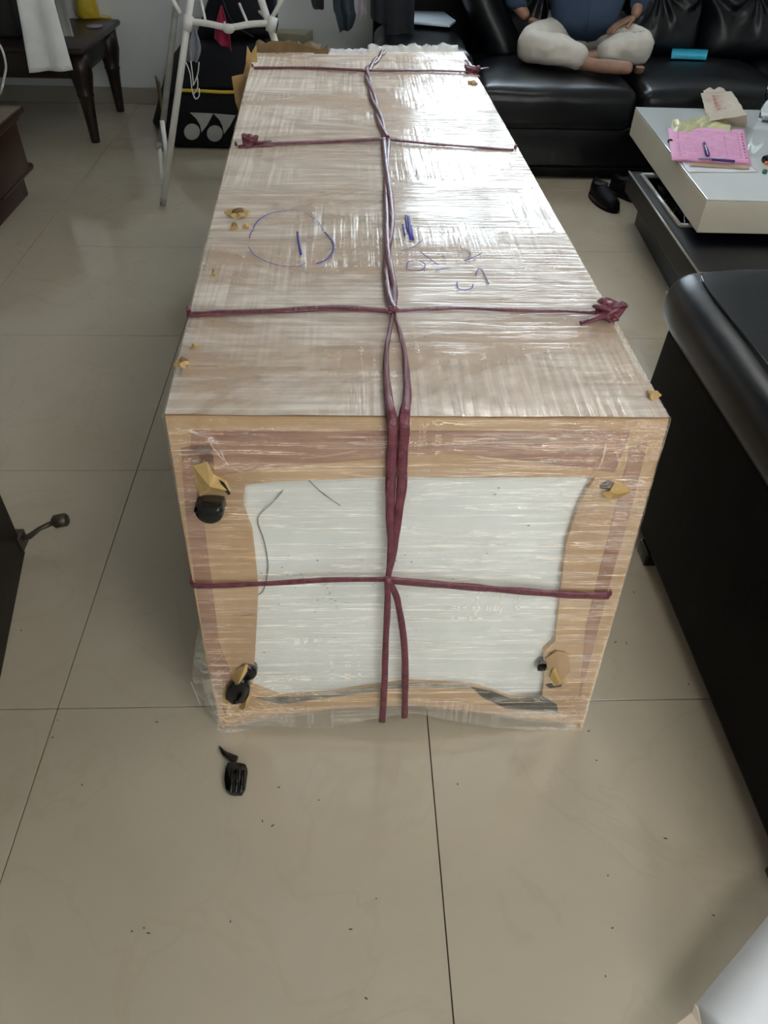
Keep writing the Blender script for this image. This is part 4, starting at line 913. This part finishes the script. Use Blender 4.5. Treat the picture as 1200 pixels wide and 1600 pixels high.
# ================================================================ BLACK SEAT at the right
t = thing('leather_armchair', 'black leather seat with padded glossy cushion close at the right', 'armchair', (1.2, .9, 0))
bx = .768
b0 = hexa([(bx, .44, .035), (1.75, .44, .035), (1.75, 1.66, .035), (bx, 1.66, .035), (bx+.03, .44, .53), (1.75, .44, .53), (1.75, 1.69, .53), (bx+.03, 1.69, .53)], .03, 4)
obj('chair_base', b0, 'leather_m', t)
def seatc(u, v):
    x = u; return None
x0c, x1c, y0c, y1c, zlo, zhi = .775, 1.75, .42, 1.76, .50, .635
bm = box(x0c, x1c, y0c, y1c, zlo, zhi, .055, 6)
bmesh.ops.subdivide_edges(bm, edges=[e_ for e_ in bm.edges if e_.calc_length() > .15], cuts=14, use_grid_fill=True)
for v in bm.verts:
    p = v.co
    if p.z > .56: 
        p.z += .022*math.sin(math.pi*min(1, max(0, (p.x-x0c)/(x1c-x0c)))) + .006*fbm(p, 6)
        r = math.hypot(p.x-1.08, p.y-1.38); p.z -= .020*math.exp(-(r/.05)**2)
    if p.y > y1c-.12: p.x += .03*((p.y-(y1c-.12))/.12)**2 if p.x < 1.2 else 0
obj('seat_cushion', bm, 'leather', t)
sm = spline([V((.90, 1.745, .622)), V((.842, 1.66, .642)), V((.835, 1.3, .647)), V((.835, .8, .647)), V((.835, .47, .645))], 12)
obj('stitching', tube(sm, .0035, 6), 'black_pl', t)
for dy in (0, .02): obj('crease', tube(spline([V((1.0, 1.40+dy, .652)), V((1.05, 1.42+dy, .650)), V((1.12, 1.40+dy, .652))], 5), .003, 6), 'leather', t)
for y in (.52, 1.36): obj('chair_foot', box(bx+.0, bx+.05, y-.03, y+.03, 0, .045, .003), 'black_pl', t)

# ================================================================ PERSON
t = thing('person', 'person in navy shirt and cream trousers sitting cross-legged barefoot on the sofa', 'person', (1.3, 4.9, .46))
zs = .475
hip = V((1.30, 4.98, zs+.10)); che = V((1.30, 5.02, 1.00)); nek = V((1.30, 5.01, 1.11))
kR = V((.955, 4.66, zs+.085)); kL = V((1.625, 4.67, zs+.085)); aR = V((1.33, 4.50, zs+.045)); aL = V((1.26, 4.66, zs+.05))
tR = V((1.50, 4.46, zs+.045)); tL = V((1.10, 4.70, zs+.05))
hR_, hL_ = V((1.21, 4.95, zs+.10)), V((1.39, 4.95, zs+.10))
shR, shL = V((1.095, 5.03, 1.02)), V((1.505, 5.03, 1.02)); eR_, eL_ = V((.885, 4.93, .76)), V((1.63, 4.96, .79)); wR, wL = V((.985, 4.87, .665)), V((1.555, 4.79, .700))
J = [(hip, (.13, .10)), (V((1.3, 5.01, .80)), (.14, .10)), (che, (.15, .10)), (nek, .062), (V((1.30, 4.99, 1.19)), .056),
     (hR_, .085), (kR, .058), (aR, .036), (hL_, .085), (kL, .058), (aL, .036),
     (shR, .055), (eR_, .042), (wR, .028), (shL, .055), (eL_, .042), (wL, .028),
     (aR.lerp(tR, .5), (.044, .034)), (tR, (.048, .026)), (aL.lerp(tL, .5), (.034, .026)), (tL, (.032, .018)), (aR+V((-.03, .01, 0)), .032), (aL+V((.03, 0, 0)), .032)]
Eg = [(0, 1), (1, 2), (2, 3), (3, 4), (0, 5), (5, 6), (6, 21), (21, 7), (0, 8), (8, 9), (9, 22), (22, 10), (2, 11), (11, 12), (12, 13), (2, 14), (14, 15), (15, 16), (7, 17), (17, 18), (10, 19), (19, 20)]
skin('body', 'skin', J, Eg, t)
def hand(w, dirn, side, nm='hand'):
    # palm and five fingers, slightly curled
    d_ = V(dirn).normalized(); s_ = d_.cross(V((0, 0, 1))).normalized()*side; up_v = s_.cross(d_)*side
    J = [(w, (.026, .018)), (w+d_*.045, (.036, .014)), (w+d_*.085, (.038, .013))]; Eg = [(0, 1), (1, 2)]
    for k, (o_, L) in enumerate(((-.028, .068), (-.009, .078), (.010, .074), (.028, .058))):
        base = w+d_*.085+s_*o_; i = len(J)
        J += [(base+d_*.012, .0095), (base+d_*L*.45+V((0, 0, .004)), .0090), (base+d_*L*.8+V((0, 0, -.008)), .0082), (base+d_*L+V((0, 0, -.022)), .007)]
        Eg += [(2, i), (i, i+1), (i+1, i+2), (i+2, i+3)]
    i = len(J); b_ = w+d_*.035-s_*.032
    J += [(b_, .0125), (b_-s_*.022+d_*.022+V((0, 0, -.004)), .0105), (b_-s_*.03+d_*.05+V((0, 0, -.01)), .0088)]; Eg += [(1, i), (i, i+1), (i+1, i+2)]
    return skin(nm, 'skin', J, Eg, t)
hand(wL, (-.80, -.22, -.30), 1); hand(wR, (.60, -.30, -.12), -1)
def toes(e_, d_, s_):
    d_ = V(d_).normalized(); s_ = V(s_).normalized()
    for k in range(5):
        r = .014-.0014*k; p = e_+s_*(-.026+.014*k)+d_*(.012-.005*k)
        obj('toe', tube([p-d_*.02, p, p+d_*.018, p+d_*.026], [r*.8, r, r*.9, r*.4], 10), 'skin', t)
toes(tR+V((.028, -.002, -.004)), (1, .05, -.05), (.1, -.8, .42))
# trousers: legs with folds, over the body
def folds(amp, sc, seed):
    def f(me):
        for v in me.vertices:
            n_ = v.normal; q = v.co; w = noise.noise(q*5+V((seed, 0, 0)))*1.2
            k = .6*noise.noise((q.x*sc+seed, q.y*sc, q.z*sc*1.3))+.9*(.35-abs(noise.noise((q.x*sc*.8+w+seed, q.y*sc*1.2+w, q.z*sc*1.5))))+.3*(.3-abs(noise.noise((q.x*sc*2.0+seed, q.y*sc*2.6, q.z*sc*2.6+w))))
            v.co = q+n_*amp*k
    return f
Jt = [(hip+V((0, .03, -.01)), (.13, .11)), (hR_, (.10, .09)), (hR_.lerp(kR, .5)+V((0, 0, .02)), (.105, .10)), (kR+V((0, 0, .012)), (.088, .085)), (kR.lerp(aR, .45)+V((0, 0, .03)), (.088, .075)), (aR+V((-.075, .02, .018)), (.066, .058)),
      (hL_, (.10, .09)), (hL_.lerp(kL, .5)+V((0, 0, .02)), (.105, .10)), (kL+V((0, 0, .012)), (.085, .082)), (kL.lerp(aL, .45)+V((0, -.01, .03)), (.088, .072)), (aL+V((.075, -.03, .03)), (.070, .055))]
skin('trousers', 'trous', Jt, [(0, 1), (1, 2), (2, 3), (3, 4), (4, 5), (0, 6), (6, 7), (7, 8), (8, 9), (9, 10)], t, sub=4, post=folds(.015, 9, 2))
# shirt
Js = [(V((1.305, 4.81, zs+.085)), (.18, .15)), (V((1.31, 4.92, .76)), (.225, .18)), (che, (.20, .135)), (nek+V((0, 0, -.02)), (.080, .075)),
      (shR+V((0, 0, -.02)), .074), (shR.lerp(eR_, .55), .072), (eR_, .066), (eR_.lerp(wR, .75), .048), (shL+V((0, 0, -.02)), .074), (shL.lerp(eL_, .55), .072), (eL_, .064), (eL_.lerp(wL, .75), .048)]
shirt_o = skin('shirt', 'shirt', Js, [(0, 1), (1, 2), (2, 3), (2, 4), (4, 5), (5, 6), (6, 7), (2, 8), (8, 9), (9, 10), (10, 11)], t, sub=3, post=folds(.022, 9, 5))
def on_shirt(px, py):
    d = ray(px, py).normalized(); h = shirt_o.ray_cast(EYE, d)
    return h[1]-d*.004 if h[0] else None
pp = [on_shirt(x, y) for x, y in ((924, -60), (923, -30), (922, 0), (918, 22), (917, 42), (913, 62))]; pp = [p for p in pp if p]
if len(pp) > 2: obj('placket', tube(spline(pp, 6), .006, 8, flat=.4, up=(0, -1, 0)), 'shirt', t)
# head
hc = V((1.30, 4.965, 1.275)); bm = ball(hc, (.084, .104, .122), sub=4)
for v in bm.verts:
    q = v.co-hc
    if q.z < -.02: v.co.x -= q.x*.28*(-q.z-.02)/.095; v.co.y -= (.0 if q.y < 0 else q.y*.3)
    if q.y < -.05:
        v.co.y -= .024*math.exp(-((q.x/.013)**2))*math.exp(-(((q.z+.012)/.022)**2))
        for s in (-1, 1): v.co.y += .010*math.exp(-(((q.x-s*.032)/.016)**2+((q.z-.012)/.012)**2))
        v.co.y -= .006*math.exp(-((q.x/.028)**2+((q.z+.055)/.008)**2))
obj('head', bm, 'skin', t)
for s in (-1, 1):
    obj('eye', ball(hc+V((s*.033, -.0835, .012)), (.012, .010, .0075), sub=2), 'eye', t); obj('ear', ball(hc+V((s*.084, .005, .0)), (.010, .02, .032), sub=2), 'skin', t)
    obj('pupil', ball(hc+V((s*.033, -.0925, .012)), .0045, sub=2), 'hair', t); obj('eyebrow', tube([hc+V((s*.016, -.100, .035)), hc+V((s*.034, -.098, .040)), hc+V((s*.052, -.088, .034))], .004, 6), 'hair', t)
obj('lips', tube([hc+V((-.024, -.093, -.057)), hc+V((0, -.105, -.055)), hc+V((.024, -.093, -.057))], [.002, .006, .002], 8), 'maroon', t)
bm = ball(hc+V((0, .016, .024)), (.091, .104, .115), sub=4)
bmesh.ops.delete(bm, geom=[v for v in bm.verts if (v.co-hc).z < -.01+.9*max(0, -(v.co-hc).y-.01) and (v.co-hc).y < .07 or (v.co-hc).z < -.05], context='VERTS')
obj('hair', bm, 'hair', t)
